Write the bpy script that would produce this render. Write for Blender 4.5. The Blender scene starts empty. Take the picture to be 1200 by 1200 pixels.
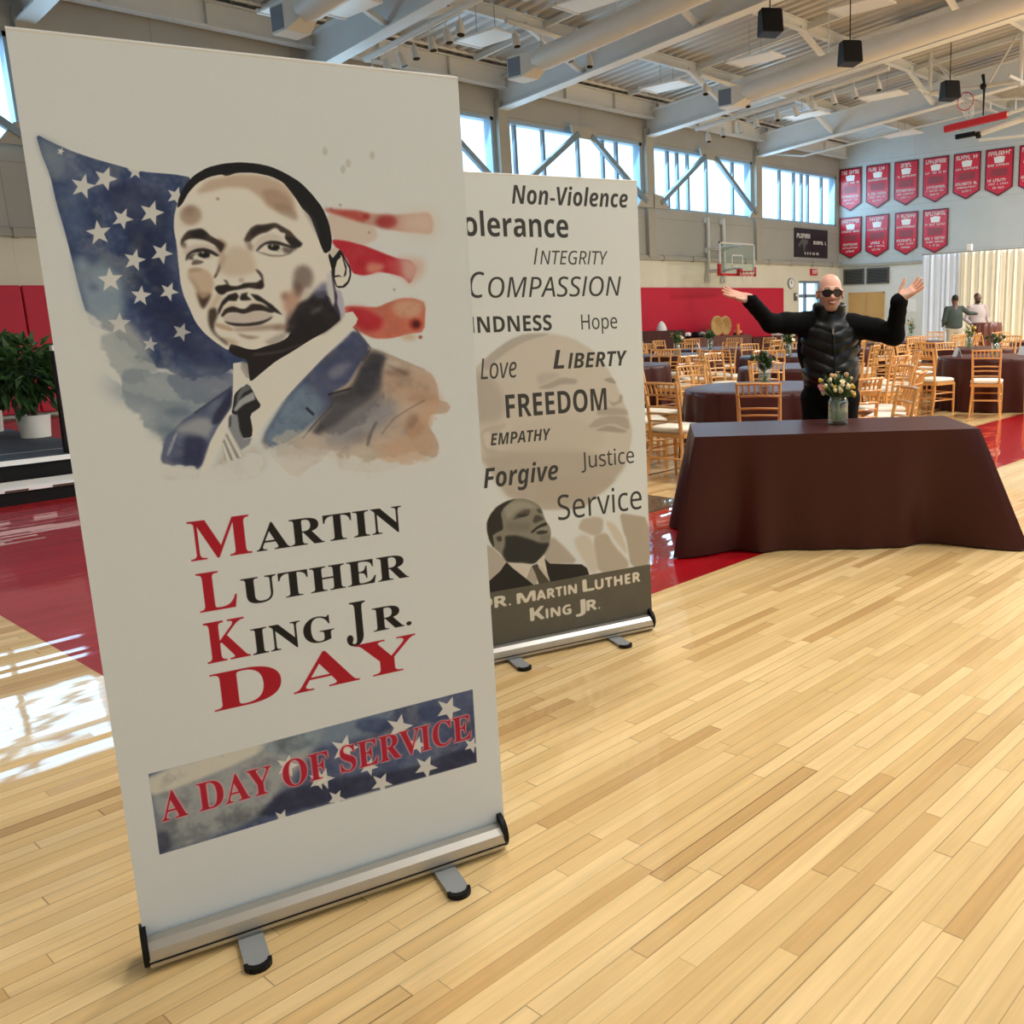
import bpy, math, random
import numpy as np
from mathutils import Vector, Matrix, Euler

S = bpy.context.scene
C = S.collection
PI = math.pi
random.seed(11)

# ------------------------------------------------------------------ camera, sky, light, exposure
cam_d = bpy.data.cameras.new('camera'); cam = bpy.data.objects.new('camera', cam_d); C.objects.link(cam)
RIGHT = Vector((0.63960246, -0.76824263, -0.02668252)); DOWN = Vector((-0.17669845, -0.11315203, -0.97773937)); FWD = Vector((0.74812188, 0.63007927, -0.2081196))
cam.matrix_world = Matrix((( RIGHT.x, -DOWN.x, -FWD.x, 0.0), (RIGHT.y, -DOWN.y, -FWD.y, 0.0), (RIGHT.z, -DOWN.z, -FWD.z, 1.52), (0, 0, 0, 1)))
cam_d.sensor_fit = 'HORIZONTAL'; cam_d.sensor_width = 36.0
cam_d.lens = 1099.17 / 1200 * 36.0
cam_d.shift_x = -200.0 / 1200.0
cam_d.clip_start = 0.05; cam_d.clip_end = 200
S.camera = cam

world = bpy.data.worlds.new('overcast_sky'); S.world = world; world.use_nodes = True
bg = world.node_tree.nodes['Background']
bg.inputs['Color'].default_value = (0.5, 0.78, 1.0, 1); bg.inputs['Strength'].default_value = 2.5

def area(name, loc, rot, sx, sy, power, col=(1, 1, 1)):
    l = bpy.data.lights.new(name, 'AREA'); l.shape = 'RECTANGLE'; l.size = sx; l.size_y = sy; l.energy = power; l.color = col
    o = bpy.data.objects.new(name, l); o.location = loc; o.rotation_euler = rot; C.objects.link(o); return o
# daylight entering through the clerestory windows of the window wall
for wx0, wx1 in ((0.9, 6.1), (6.6, 11.35), (11.9, 16.65), (17.1, 22.3), (22.75, 28.0), (28.45, 33.65)):
    area('window_daylight', ((wx0 + wx1) / 2, 20.45, 5.6), (-PI / 2 + 0.5, 0, 0), wx1 - wx0 - .3, 1.7, 90 if wx0 < 20 else 200, (.42, .74, 1))

# added fill lamps out of view, brightening the floor, seating and far half
FILL_LAMPS = []
for lx, ly, lp in ((3.0, -2.0, 60), (8, -3.5, 100), (14.5, -3.5, 420), (21, -3.5, 420), (27.5, -3.5, 420), (6.2, 0.6, 215), (5.2, 4.6, 160), (14.5, 2.5, 560), (21, 4.0, 660), (27.5, 5.5, 760)):
    FILL_LAMPS.append((lx, ly)); area('fill_lamp', (lx, ly, 7.75), (0, 0, 0), 1.3, .7, lp * 1.12, (1, .985, .965))

S.view_settings.view_transform = 'Standard'; S.view_settings.look = 'None'
S.view_settings.exposure = 0.14; S.view_settings.gamma = 1.0
S.view_settings.use_curve_mapping = False
S.cycles.max_bounces = 8; S.cycles.diffuse_bounces = 4; S.cycles.glossy_bounces = 4; S.cycles.transparent_max_bounces = 24
S.cycles.sample_clamp_indirect = 6.0
# ------------------------------------------------------------------ helpers
def link(o, parent=None):
    C.objects.link(o)
    if parent is not None: o.parent = parent
    return o
def tag(o, label=None, cat=None, group=None, kind=None):
    if label: o['label'] = label
    if cat: o['category'] = cat
    if group: o['group'] = group
    if kind: o['kind'] = kind
    return o
def thing(name, label, cat, loc=(0, 0, 0), rz=0.0, group=None):
    o = bpy.data.objects.new(name, None); o.empty_display_size = .1
    o.location = loc; o.rotation_euler = (0, 0, rz); link(o)
    return tag(o, label, cat, group)
def dup(root, loc, rz=None, label=None, group=None, scale=None):
    r = root.copy(); C.objects.link(r); r.location = loc
    if rz is not None: r.rotation_euler = (0, 0, rz)
    if label: r['label'] = label
    if group: r['group'] = group
    if scale: r.scale = (scale,) * 3
    for ch in list(root.children):
        c = ch.copy(); C.objects.link(c); c.parent = r
        for g in list(ch.children):
            d = g.copy(); C.objects.link(d); d.parent = c
    return r

class MB:
    def __init__(s): s.v = []; s.f = []; s.uv = None
    def add(s, vs, fs):
        n = len(s.v); s.v += [tuple(v) for v in vs]; s.f += [tuple(i + n for i in f) for f in fs]; return s
    def box(s, x0, y0, z0, x1, y1, z1):
        v = [(x0, y0, z0), (x1, y0, z0), (x1, y1, z0), (x0, y1, z0), (x0, y0, z1), (x1, y0, z1), (x1, y1, z1), (x0, y1, z1)]
        return s.add(v, [(3, 2, 1, 0), (4, 5, 6, 7), (0, 1, 5, 4), (1, 2, 6, 5), (2, 3, 7, 6), (3, 0, 4, 7)])
    def bar(s, p, q, w, h=None, up=(0, 0, 1)):
        h = w if h is None else h
        p = Vector(p); q = Vector(q); d = (q - p).normalized(); u = Vector(up)
        if abs(d.dot(u)) > .99: u = Vector((1, 0, 0))
        a = d.cross(u).normalized(); b = a.cross(d).normalized()
        v = [e + a * (i * w / 2) + b * (j * h / 2) for e in (p, q) for i, j in ((-1, -1), (1, -1), (1, 1), (-1, 1))]
        return s.add(v, [(3, 2, 1, 0), (4, 5, 6, 7), (0, 1, 5, 4), (1, 2, 6, 5), (2, 3, 7, 6), (3, 0, 4, 7)])
    def tube(s, pts, r, n=8, cap=True):
        pts = [Vector(p) for p in pts]; rs = r if isinstance(r, (list, tuple)) else [r] * len(pts)
        t0 = (pts[1] - pts[0]).normalized(); u = Vector((0, 0, 1)) if abs(t0.z) < .9 else Vector((1, 0, 0))
        a = t0.cross(u).normalized(); vs = []; fs = []
        for i, p in enumerate(pts):
            t = (pts[min(i + 1, len(pts) - 1)] - pts[max(i - 1, 0)]).normalized()
            a = (a - t * a.dot(t)).normalized(); b = t.cross(a)
            vs += [p + (a * math.cos(2 * PI * k / n) + b * math.sin(2 * PI * k / n)) * rs[i] for k in range(n)]
        for i in range(len(pts) - 1):
            for k in range(n): fs.append((i * n + k, i * n + (k + 1) % n, (i + 1) * n + (k + 1) % n, (i + 1) * n + k))
        if cap: fs += [tuple(range(n - 1, -1, -1)), tuple((len(pts) - 1) * n + k for k in range(n))]
        return s.add(vs, fs)
    def lathe(s, prof, c=(0, 0, 0), n=24, sx=1.0, sy=1.0):
        vs = [(c[0] + r * sx * math.cos(2 * PI * k / n), c[1] + r * sy * math.sin(2 * PI * k / n), c[2] + z) for r, z in prof for k in range(n)]
        fs = [(i * n + k, i * n + (k + 1) % n, (i + 1) * n + (k + 1) % n, (i + 1) * n + k) for i in range(len(prof) - 1) for k in range(n)]
        if prof[0][0] > 1e-6: fs.append(tuple(range(n - 1, -1, -1)))
        if prof[-1][0] > 1e-6: fs.append(tuple((len(prof) - 1) * n + k for k in range(n)))
        return s.add(vs, fs)
    def ball(s, c, r, n=10, m=7, sc=(1, 1, 1)):
        prof = [(r * math.sin(PI * i / m), -r * math.cos(PI * i / m)) for i in range(m + 1)]
        vs = []; fs = []
        for i, (rr, z) in enumerate(prof):
            vs += [(c[0] + rr * sc[0] * math.cos(2 * PI * k / n), c[1] + rr * sc[1] * math.sin(2 * PI * k / n), c[2] + z * sc[2]) for k in range(n)]
        for i in range(m):
            for k in range(n): fs.append((i * n + k, i * n + (k + 1) % n, (i + 1) * n + (k + 1) % n, (i + 1) * n + k))
        return s.add(vs, fs)
    def prism(s, poly, z0, z1, fn=lambda x, y, z: (x, y, z)):
        n = len(poly); vs = [fn(x, y, z0) for x, y in poly] + [fn(x, y, z1) for x, y in poly]
        return s.add(vs, [tuple(range(n - 1, -1, -1)), tuple(range(n, 2 * n))] + [(i, (i + 1) % n, n + (i + 1) % n, n + i) for i in range(n)])
    def build(s, name, m, parent=None, smooth=None, bevel=0.0, loc=None):
        me = bpy.data.meshes.new(name); me.from_pydata(s.v, [], s.f); me.materials.append(m)
        if smooth:
            me.polygons.foreach_set('use_smooth', [True] * len(me.polygons))
            if smooth < 3.2: me.set_sharp_from_angle(angle=smooth)
        if s.uv:
            u = me.uv_layers.new(name='UVMap'); u.data.foreach_set('uv', [c for p in s.uv for c in p])
        me.update()
        o = bpy.data.objects.new(name, me); link(o, parent)
        if loc: o.location = loc
        if bevel: 
            b = o.modifiers.new('soft_edges', 'BEVEL'); b.width = bevel; b.segments = 2; b.limit_method = 'ANGLE'
        return o
    def struct(s, name, m, parent=None, **k):
        o = s.build(name, m, parent, **k); o['kind'] = 'structure'; return o
SM = math.radians(40)

# ------------------------------------------------------------------ materials
def srgb(c):
    return tuple(((x / 255) / 12.92 if x / 255 <= .04045 else ((x / 255 + .055) / 1.055) ** 2.4) for x in c)
class NT:
    def __init__(s, m): s.t = m.node_tree; s.n = s.t.nodes; s.l = s.t.links; s.b = s.n['Principled BSDF']
    def new(s, ty, **k):
        n = s.n.new(ty)
        for a, v in k.items(): setattr(n, a, v)
        return n
    def put(s, sock, v):
        if hasattr(v, 'is_linked') or isinstance(v, bpy.types.NodeSocket): s.l.new(v, sock)
        elif v is not None: sock.default_value = v
    def m(s, op, a, b=None, c=None, clamp=False):
        n = s.new('ShaderNodeMath', operation=op, use_clamp=clamp)
        for i, v in enumerate((a, b, c)):
            if v is not None: s.put(n.inputs[i], v)
        return n.outputs[0]
    def mix(s, f, a, b, mode='MIX'):
        n = s.new('ShaderNodeMix', data_type='RGBA', blend_type=mode)
        s.put(n.inputs[0], f)
        for i, v in ((6, a), (7, b)):
            s.put(n.inputs[i], tuple(v) + (1,) if isinstance(v, tuple) and len(v) == 3 else v)
        return n.outputs[2]
    def noise(s, vec, scale, detail=3, rough=.5):
        n = s.new('ShaderNodeTexNoise'); n.inputs['Scale'].default_value = scale; n.inputs['Detail'].default_value = detail; n.inputs['Roughness'].default_value = rough
        if vec is not None: s.l.new(vec, n.inputs['Vector'])
        return n.outputs[0]
    def coord(s, kind='Object'): return s.new('ShaderNodeTexCoord').outputs[kind]
    def xyz(s, v):
        n = s.new('ShaderNodeSeparateXYZ'); s.l.new(v, n.inputs[0]); return n.outputs
    def comb(s, x, y, z=0.0):
        n = s.new('ShaderNodeCombineXYZ')
        for i, v in enumerate((x, y, z)): s.put(n.inputs[i], v)
        return n.outputs[0]
    def bump(s, h, strength=.3, dist=.01):
        n = s.new('ShaderNodeBump'); n.inputs['Strength'].default_value = strength; n.inputs['Distance'].default_value = dist
        s.l.new(h, n.inputs['Height']); s.l.new(n.outputs[0], s.b.inputs['Normal'])
def mat(name, col, rough=.5, metal=0.0, var=.08, scale=6.0, spec=.5, coat=0.0, bump=0.0, bscale=60.0, sheen=0.0):
    m = bpy.data.materials.new(name); m.use_nodes = True; t = NT(m); c = srgb(col)
    b = t.b; b.inputs['Roughness'].default_value = rough; b.inputs['Metallic'].default_value = metal
    b.inputs['Specular IOR Level'].default_value = spec; b.inputs['Coat Weight'].default_value = coat; b.inputs['Coat Roughness'].default_value = .08
    if sheen: b.inputs['Sheen Weight'].default_value = sheen
    co = t.coord()
    n = t.noise(co, scale, 4)
    f = t.m('MULTIPLY_ADD', n, 2 * var, 1 - var)
    r = t.mix(1.0, c, t.comb(f, f, f), 'MULTIPLY')
    t.l.new(r, b.inputs['Base Color'])
    if bump: t.bump(t.noise(co, bscale, 3), bump, .01)
    return m
ART_FLAG = [
([25,196,51,211,87,227,123,239,181,254,208,260,269,262,304,267,314,360,338,491,375,627,385,707,364,736,343,685,316,703,283,719,244,724,201,710,178,682,156,673,133,659,115,634,110,602,84,585,72,581,62,516,56,445,51,390,43,330,39,274,29,232],(44,62,108),0.98,0.9,0.75),
([25,196,65,217,74,263,48,290,39,274,29,232],(130,146,162),0.7,8.7,0.3),
([57,437,115,436,148,490,139,563,88,589,72,581,62,516],(160,184,200),0.75,13.6,0.5),
([41,291,77,306,100,366,62,419,51,390,43,330],(88,112,150),0.5,8.7,0.4),
([123,304,174,276,253,299,239,490,281,662,237,660,197,490,149,347],(26,36,72),0.6,13.6,0.5),
([158,545,227,527,305,605,348,705,278,691,199,620],(36,44,84),0.6,11.2,0.4),
([72,576,139,566,174,619,179,676,127,664,107,626],(196,200,198),0.75,12.4,0.6),
([142,303,141,308,138,312,133,315,128,317,123,318,118,317,114,315,112,311,111,307,111,302,113,298,117,294,122,291,127,290,132,290,136,292,140,295,142,299],(34,50,98),0.55,8.7,0.4),
([98,331,97,334,95,336,93,338,90,339,87,340,84,339,82,338,80,336,79,333,80,330,81,328,83,325,86,324,89,323,92,323,95,324,97,326,98,328],(34,50,98),0.55,8.7,0.4),
([108,441,106,446,104,449,100,452,96,454,91,454,86,453,83,451,80,448,79,444,80,440,82,436,85,432,89,430,94,429,99,429,103,431,106,434,107,437],(34,50,98),0.55,8.7,0.4),
([96,502,95,504,93,507,91,508,89,509,86,509,84,509,82,507,80,505,80,503,80,501,81,499,83,497,85,496,88,495,90,495,93,496,94,498,95,500],(34,50,98),0.55,8.7,0.4),
([80,703,109,688,144,693,192,682,242,685,287,687,340,690,335,733,251,782,178,801,164,764,122,751,89,731],(128,146,164),0.62,26,0.85),
([167,793,195,763,246,763,254,782,207,825,174,836,157,820],(120,136,158),0.6,14.9,0.8),
([184,671,182,676,178,680,173,684,166,685,159,685,152,684,147,681,143,676,141,671,142,666,145,662,149,658,156,655,162,654,169,655,176,658,180,661,183,666],(52,74,104),0.7,8.7,0.5),
([138,624,137,627,135,629,132,631,129,632,125,632,122,631,119,630,117,627,117,625,117,622,118,619,121,617,124,616,127,615,131,616,134,617,136,619,137,621],(52,74,104),0.6,8.7,0.5),
([188,650,187,653,185,655,183,657,181,657,178,658,176,657,173,655,172,653,172,651,172,648,173,646,175,644,177,643,180,642,182,643,185,644,186,646,187,648],(52,74,104),0.6,8.7,0.5),
([246,782,244,785,239,787,232,789,224,789,215,789,207,787,200,785,195,782,192,779,192,776,196,774,201,772,209,771,217,770,226,771,234,773,241,776,244,779],(52,74,104),0.7,8.7,0.5),
([207,821,206,825,203,827,198,829,192,830,186,830,180,829,175,826,172,823,170,820,170,816,173,813,177,811,182,809,188,809,194,810,200,812,204,814,207,818],(52,74,104),0.5,8.7,0.5),
([257,719,256,722,254,723,252,725,249,726,246,726,244,725,241,724,240,722,239,719,239,717,240,715,242,713,245,712,248,712,251,712,253,713,255,715,257,717],(52,74,104),0.5,8.7,0.5),
([324,711,322,715,319,719,314,722,308,724,301,724,295,722,290,719,286,715,285,711,285,706,288,702,292,698,298,696,304,695,311,696,316,698,321,702,323,706],(52,74,104),0.4,8.7,0.5),
([237,706,234,712,228,718,219,722,208,724,197,724,186,722,177,717,171,712,168,705,169,698,173,692,181,687,190,684,202,683,213,684,223,687,231,692,235,699],(196,200,198),0.6,18.6,0.4),
([300,745,298,750,294,754,287,757,279,758,271,758,262,756,256,753,251,749,249,744,249,740,252,735,258,732,265,730,274,729,282,730,290,733,296,736,299,741],(190,188,190),0.6,14.9,0.4),
([68,219,67,225,71,227,66,229,65,235,62,231,57,233,61,228,59,223,64,224],(228,229,226),0.92,0.9,0),
([148,253,146,271,160,277,144,284,140,302,132,288,116,293,127,278,121,263,135,267],(228,229,226),0.92,0.9,0),
([103,269,103,288,119,292,102,301,100,320,91,306,74,313,85,296,76,282,92,285],(228,229,226),0.92,0.9,0),
([197,242,199,254,211,254,201,262,202,274,194,267,183,275,188,263,180,255,191,254],(228,229,226),0.92,0.9,0),
([276,287,275,302,287,306,273,312,271,327,264,316,250,320,259,307,253,295,266,299],(228,229,226),0.92,0.9,0),
([226,318,225,337,241,343,224,351,221,371,212,356,194,362,205,346,197,330,213,334],(228,229,226),0.92,0.9,0),
([170,336,167,353,180,360,165,365,160,381,154,368,139,371,150,358,145,343,158,349],(228,229,226),0.92,0.9,0),
([111,362,117,379,135,377,121,391,126,408,111,400,97,413,102,394,88,385,105,381],(228,229,226),0.92,0.9,0),
([179,421,179,438,194,443,179,450,177,468,168,455,152,461,162,445,154,432,169,435],(228,229,226),0.92,0.9,0),
([237,406,234,424,248,431,232,436,227,454,220,439,204,442,216,428,210,413,225,419],(228,229,226),0.92,0.9,0),
([122,459,127,477,145,476,130,490,134,508,120,498,105,510,110,491,98,480,115,478],(228,229,226),0.92,0.9,0),
([179,498,181,513,196,516,182,525,183,541,172,530,159,538,166,522,157,511,171,512],(228,229,226),0.92,0.9,0),
([240,492,238,507,250,515,235,518,232,534,225,521,211,523,222,511,217,497,229,503],(228,229,226),0.92,0.9,0),
([130,554,133,571,149,573,135,583,137,601,125,591,111,600,117,583,106,571,122,571],(228,229,226),0.75,0.9,0),
([254,581,253,596,265,603,251,607,248,623,241,610,227,613,237,601,231,587,244,592],(228,229,226),0.75,0.9,0),
([132,660,134,675,147,678,135,686,136,701,126,691,113,698,120,684,111,673,124,674],(228,229,226),0.75,0.9,0),
([184,608,185,621,196,623,186,629,186,642,178,633,167,638,173,627,167,618,178,619],(228,229,226),0.75,0.9,0),
([47,564,80,554,100,595,132,622,157,664,201,689,251,711,316,703,331,734,263,759,151,743,75,671,50,615],(224,228,229),0.85,16,0.9),
([83,601,135,603,172,653,190,696,138,715,90,653],(150,164,174),0.6,14,0.9),
([200,696,295,698,359,706,368,730,309,762,225,756],(74,88,124),0.6,14,0.9),
([126,673,207,697,290,745,257,817,183,850,153,808,117,748],(120,138,158),0.6,18,0.9),
([582,333,628,341,697,362,701,389,668,407,626,397,591,394],(214,192,178),0.7,3.7,0),
([578,323,615,326,651,326,700,332,737,334,789,329,835,324,843,349,836,378,798,375,766,373,728,368,667,355,628,343,585,331],(206,146,126),0.85,3.1,0.35),
([578,323,615,325,660,326,681,335,670,354,628,341,591,331],(176,56,52),0.75,5,0.4),
([752,349,750,354,745,358,738,362,730,364,721,365,713,364,706,361,701,357,698,353,699,348,702,343,708,339,715,336,724,334,733,334,740,336,747,339,751,344],(160,40,42),0.8,7.4,0),
([686,338,685,341,684,343,682,345,679,346,676,346,673,345,671,344,669,342,669,340,669,338,670,335,672,333,674,332,677,331,680,332,683,332,685,334,686,336],(160,40,40),0.7,3.7,0),
([750,330,855,318,850,384,765,379],(222,212,198),0.72,24.8,0),
([591,394,626,397,668,408,711,425,745,438,777,441,795,460,772,501,754,482,726,474,694,469,675,476,656,479,632,473,623,442,612,427,593,406],(186,30,48),0.95,1.9,0.25),
([674,446,715,452,701,470,672,474,664,463],(220,160,136),0.8,7.4,0),
([742,432,813,438,810,472,775,504,751,485],(218,190,178),0.85,13.6,0),
([716,438,757,444,751,479,723,472],(204,100,96),0.6,8.7,0),
([605,551,631,552,662,554,687,555,714,544,747,534,779,535,808,546,799,620,759,623,713,633,671,632,644,618,621,604,608,573],(208,112,92),0.95,1.9,0.3),
([610,553,656,556,698,585,689,610,651,615,621,595],(186,34,50),0.9,8.7,0.2),
([717,544,773,536,808,546,789,584,730,582],(212,170,146),0.85,8.7,0.3),
([794,600,793,605,790,609,786,612,781,614,775,614,770,613,766,610,763,606,761,602,762,597,764,592,767,588,772,586,777,585,783,585,788,587,791,591,794,595],(150,42,34),0.8,6.2,0),
([788,600,787,603,786,605,783,607,781,608,778,608,775,607,773,606,771,603,771,601,771,598,772,595,774,593,776,592,779,591,782,592,784,593,786,595,788,597],(70,20,20),0.9,3.7,0),
([793,632,793,634,792,635,790,636,789,637,787,637,785,636,784,635,783,634,782,633,783,631,783,630,784,629,786,628,788,628,789,628,791,628,792,630,793,631],(140,60,40),0.8,2.5,0),
([778,632,777,635,774,637,769,639,763,639,756,639,750,638,745,637,741,634,739,632,739,629,742,627,746,625,751,623,758,623,764,623,770,625,775,627,778,629],(200,150,110),0.5,7.4,0),
([620,314,620,315,619,316,619,316,618,317,617,317,616,317,615,316,615,316,615,315,615,314,615,313,616,312,616,312,617,312,618,312,619,312,620,313,620,313],(120,80,70),0.6,2.5,0),
([598,323,598,324,598,325,597,325,596,326,595,326,594,326,594,325,593,325,593,324,593,323,593,322,594,321,595,321,596,321,597,321,597,321,598,322,598,322],(120,80,70),0.6,2.5,0),
([733,513,733,514,733,515,732,515,731,516,730,516,729,516,728,515,728,514,728,513,728,512,728,512,729,511,730,510,731,510,731,510,732,511,733,511,733,512],(120,80,70),0.6,2.5,0),
([683,376,683,377,682,378,682,378,681,379,680,379,679,379,678,378,678,378,678,377,678,376,678,375,679,374,679,374,680,373,681,374,682,374,683,374,683,375],(120,80,70),0.6,2.5,0),
([627,606,661,656,703,672,744,692,794,716,812,728,825,762,823,795,845,802,856,816,843,832,797,831,791,860,808,888,816,911,812,941,776,960,740,941,717,946,701,963,642,968,600,959,562,952,554,925,528,912,517,925,489,936,463,958,438,948,409,907,387,870,385,859,456,759,492,723,540,678,594,636],(200,176,158),0.85,2.5,0.35),
([542,906,578,888,648,895,703,937,700,971,600,967,553,943],(206,202,192),0.7,18.6,0.3),
([600,804,658,780,716,777,711,835,658,867,577,899,511,882,548,843],(146,148,160),0.85,21.1,0.4),
([627,606,661,656,630,693,598,740,556,759,563,787,516,819,466,856,414,890,385,859,456,759,492,723,540,678,594,636],(62,74,116),0.95,3.7,0.45),
([385,859,456,759,492,730,522,756,542,793,494,845,445,875,411,893],(122,148,174),0.85,12.4,0.5),
([661,659,702,675,685,707,678,753,643,786,599,808,559,840,506,864,504,846,560,787,548,763,604,751,638,686],(46,50,64),0.93,8.7,0.4),
([554,703,596,684,617,689,587,719,555,727],(150,150,170),0.6,9.9,0.4),
([385,859,424,894,496,856,463,895,428,912,395,891],(176,176,178),0.5,12.4,0.3),
([698,682,737,695,720,719,693,696],(206,198,188),0.7,7.4,0),
([692,718,808,731,816,784,729,792,680,767],(186,150,126),0.45,21.1,0.5),
([776,859,774,869,770,879,764,886,757,890,749,890,743,886,737,880,733,871,732,860,732,849,736,839,741,831,747,826,755,824,762,825,768,830,773,838,776,848],(150,112,90),0.6,12.4,0.4),
([753,721,751,724,746,726,738,728,728,729,717,728,707,727,698,725,692,722,688,719,689,716,692,713,699,711,708,710,718,710,729,711,739,712,747,715,752,718],(110,84,76),0.45,7.4,0.3),
([834,792,832,797,824,801,813,803,799,804,784,804,770,801,758,798,749,793,745,788,745,784,750,779,760,776,772,774,786,774,801,776,815,779,825,783,832,787],(170,128,104),0.5,14.9,0),
([671,872,705,835,747,813,789,794,788,791,745,811,703,833,669,870],(120,96,88),0.7,2,0),
([549,765,577,759,605,753,604,749,576,755,548,761],(22,24,34),0.9,2,0),
([493,793,509,812,513,808,497,789],(22,26,40),0.95,1,0),
([480,866,517,827,561,788,559,786,515,825,478,864],(30,34,52),0.8,2,0),
([635,900,644,870,663,839,659,836,639,868,629,898],(74,72,76),0.75,4,0),
([696,700,748,727,750,722,698,696],(84,66,66),0.6,5,0),
([626,606,660,656,662,655,628,605],(24,28,48),0.9,1,0),
([425,881,494,850,493,847,424,879],(210,208,200),0.7,2,0),
([661,657,702,673,794,717,795,715,703,671,662,655],(120,110,104),0.5,2,0),
([639,687,660,660,658,658,637,685],(34,36,50),0.8,2,0),
([337,729,315,745,283,764,251,784,226,798,209,814,188,833,181,850,169,890,196,905,214,910,242,916,254,905,273,859,296,822,328,779,331,771],(64,76,116),0.93,1.9,0.5),
([206,817,248,794,277,796,291,812,271,849,261,841,236,831,210,829],(168,174,182),0.85,8.7,0.3),
([222,833,261,841,270,858,245,913,214,907],(36,42,78),0.7,7.4,0.4),
([337,729,294,786,282,814,302,813,328,777],(38,42,72),0.85,3.7,0.3),
([289,761,317,749,301,777,277,793],(110,124,150),0.6,6.2,0.3),
([183,876,194,851,204,831,213,823,198,857,188,877],(196,202,212),0.75,2.5,0),
([336,728,282,763,249,784,251,786,284,765,338,730],(26,30,50),0.8,2,0),
([175,879,196,902,243,910,246,934,212,924,172,932],(205,202,194),0.55,9.9,0.8),
([380,879,426,867,483,890,529,905,562,915,610,931,681,939,756,928,808,941,818,972,699,986,536,970,456,968,407,927],(224,228,229),0.8,20,0.95),
([408,851,468,843,525,869,542,906,481,914,423,901],(196,190,184),0.6,22,0.9),
([532,792,595,783,645,765,677,724,694,775,640,822,574,859,527,848],(96,98,108),0.55,24,0.9),
([633,908,699,900,762,854,805,783,826,799,799,857,816,934,754,950,681,942],(206,166,134),0.5,22,0.9),
([166,891,196,902,217,905,248,913,257,930,213,937,177,926,159,906],(224,228,229),0.9,10,0.95),
([186,827,209,814,202,852,182,885,169,890],(108,122,150),0.5,10,0.9),
([344,676,338,729,332,774,341,759,355,730,375,724,381,723,374,704,361,674],(229,229,224),1,0,0),
([375,722,421,689,433,678,526,621,549,603,622,559,639,587,592,626,500,715,467,747,435,778,402,816,367,859,368,807,395,780,385,759],(229,229,224),1,0,0),
([606,581,564,608,517,631,474,656,437,676,407,698,376,724,375,735,481,733,543,675,608,615,614,600],(229,229,224),1,0,0),
([361,672,377,679,378,705,377,714,368,710,359,689],(172,168,166),0.9,1.2,0),
([305,865,344,893,369,865,392,920,350,943,273,934],(196,193,184),0.7,12.4,0.3),
([334,771,339,747,355,733,373,728,379,741,385,759,395,780,367,797,370,831,366,851,345,852,339,829,339,798,328,791],(36,37,42),1,0,0),
([333,784,346,763,364,752,381,744,383,762,356,773,338,788],(170,176,182),1,1.9,0),
([356,733,373,729,376,738,359,746,349,760,340,771,344,751],(104,110,116),1,1.9,0),
([327,794,341,795,342,832,348,853,366,852,360,867,339,880,326,847,318,824,321,803],(140,145,156),0.95,1.9,0),
([320,800,327,794,324,821,319,824],(44,46,56),0.8,1.9,0),
([300,854,317,827,342,896,314,904,304,898],(120,122,128),0.6,1.9,0),
([311,830,318,827,342,896,335,897],(229,229,224),0.95,0.6,0),
([305,841,311,845,329,901,321,902],(229,229,224),0.95,0.6,0),
([300,855,304,859,315,904,306,901],(229,229,224),0.95,0.6,0),
([329,779,321,803,317,824,306,850,274,901,253,938,241,937,267,885,276,856,296,822],(229,229,224),1,1.2,0),
([232,933,258,918,298,904,355,894,384,888,391,932,332,951,260,948],(224,228,229),0.9,14,0.95),
([302,269,283,296,267,325,258,354,255,380,257,409,256,446,255,491,258,520,266,547,276,581,291,605,310,625,337,647,426,673,548,622,600,582,602,558,591,505,587,460,590,428,588,357,531,266,470,235,405,229,337,244],(233,230,223),1,0,0),
([337,647,343,631,357,636,378,645,395,647,418,640,445,633,466,624,479,608,495,587,494,572,510,552,533,531,554,519,575,529,581,556,597,580,564,607,518,630,474,656,438,675,407,698,376,722,375,702,375,669,355,662,342,653],(32,28,30),1,0.6,0),
([266,334,273,310,288,284,308,262,337,244,370,234,405,229,441,230,470,235,499,247,531,266,555,292,576,322,588,357,591,396,586,420,571,428,564,409,555,373,546,342,529,324,519,305,506,286,493,268,468,256,432,250,396,252,374,261,364,257,338,264,313,278,293,299,277,325],(24,22,25),1,0.6,0),
([526,312,557,350,563,397,555,377,539,343],(90,90,96),0.55,5,0.6),
([305,302,334,271,366,263,395,256,450,255,489,268,513,297,517,347,482,337,454,326,441,304,414,284,371,284,338,295],(196,172,150),0.8,5,0),
([443,287,473,282,501,298,511,330,483,329,454,318],(168,140,120),0.6,6.2,0),
([462,318,499,317,520,343,515,355,475,337],(150,128,112),0.5,6.2,0),
([313,346,311,353,307,359,301,364,295,367,288,368,282,367,276,363,273,357,271,351,272,344,275,337,280,332,286,328,293,326,299,326,305,329,310,333,312,339],(160,138,122),0.9,5.6,0),
([301,340,300,344,298,347,296,350,293,351,289,352,286,351,284,349,282,346,282,343,282,339,284,336,286,333,289,331,292,330,295,330,298,331,300,334,301,337],(120,100,90),0.5,5,0),
([354,310,353,311,353,312,352,313,351,313,350,313,349,313,349,313,348,312,348,311,348,310,348,309,349,308,350,308,351,307,352,307,353,308,353,308,354,309],(130,100,85),0.7,1.2,0),
([268,369,279,336,311,327,311,357,278,372],(200,182,164),0.4,8.7,0),
([360,419,379,411,407,422,414,445,417,468,390,478,357,481,340,472,339,453],(208,191,173),0.75,7.4,0),
([338,401,345,397,360,408,349,425,341,432,336,416],(126,90,76),0.85,5.6,0),
([341,430,349,423,355,438,346,457,333,476,337,453],(176,152,134),0.6,6.2,0),
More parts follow.
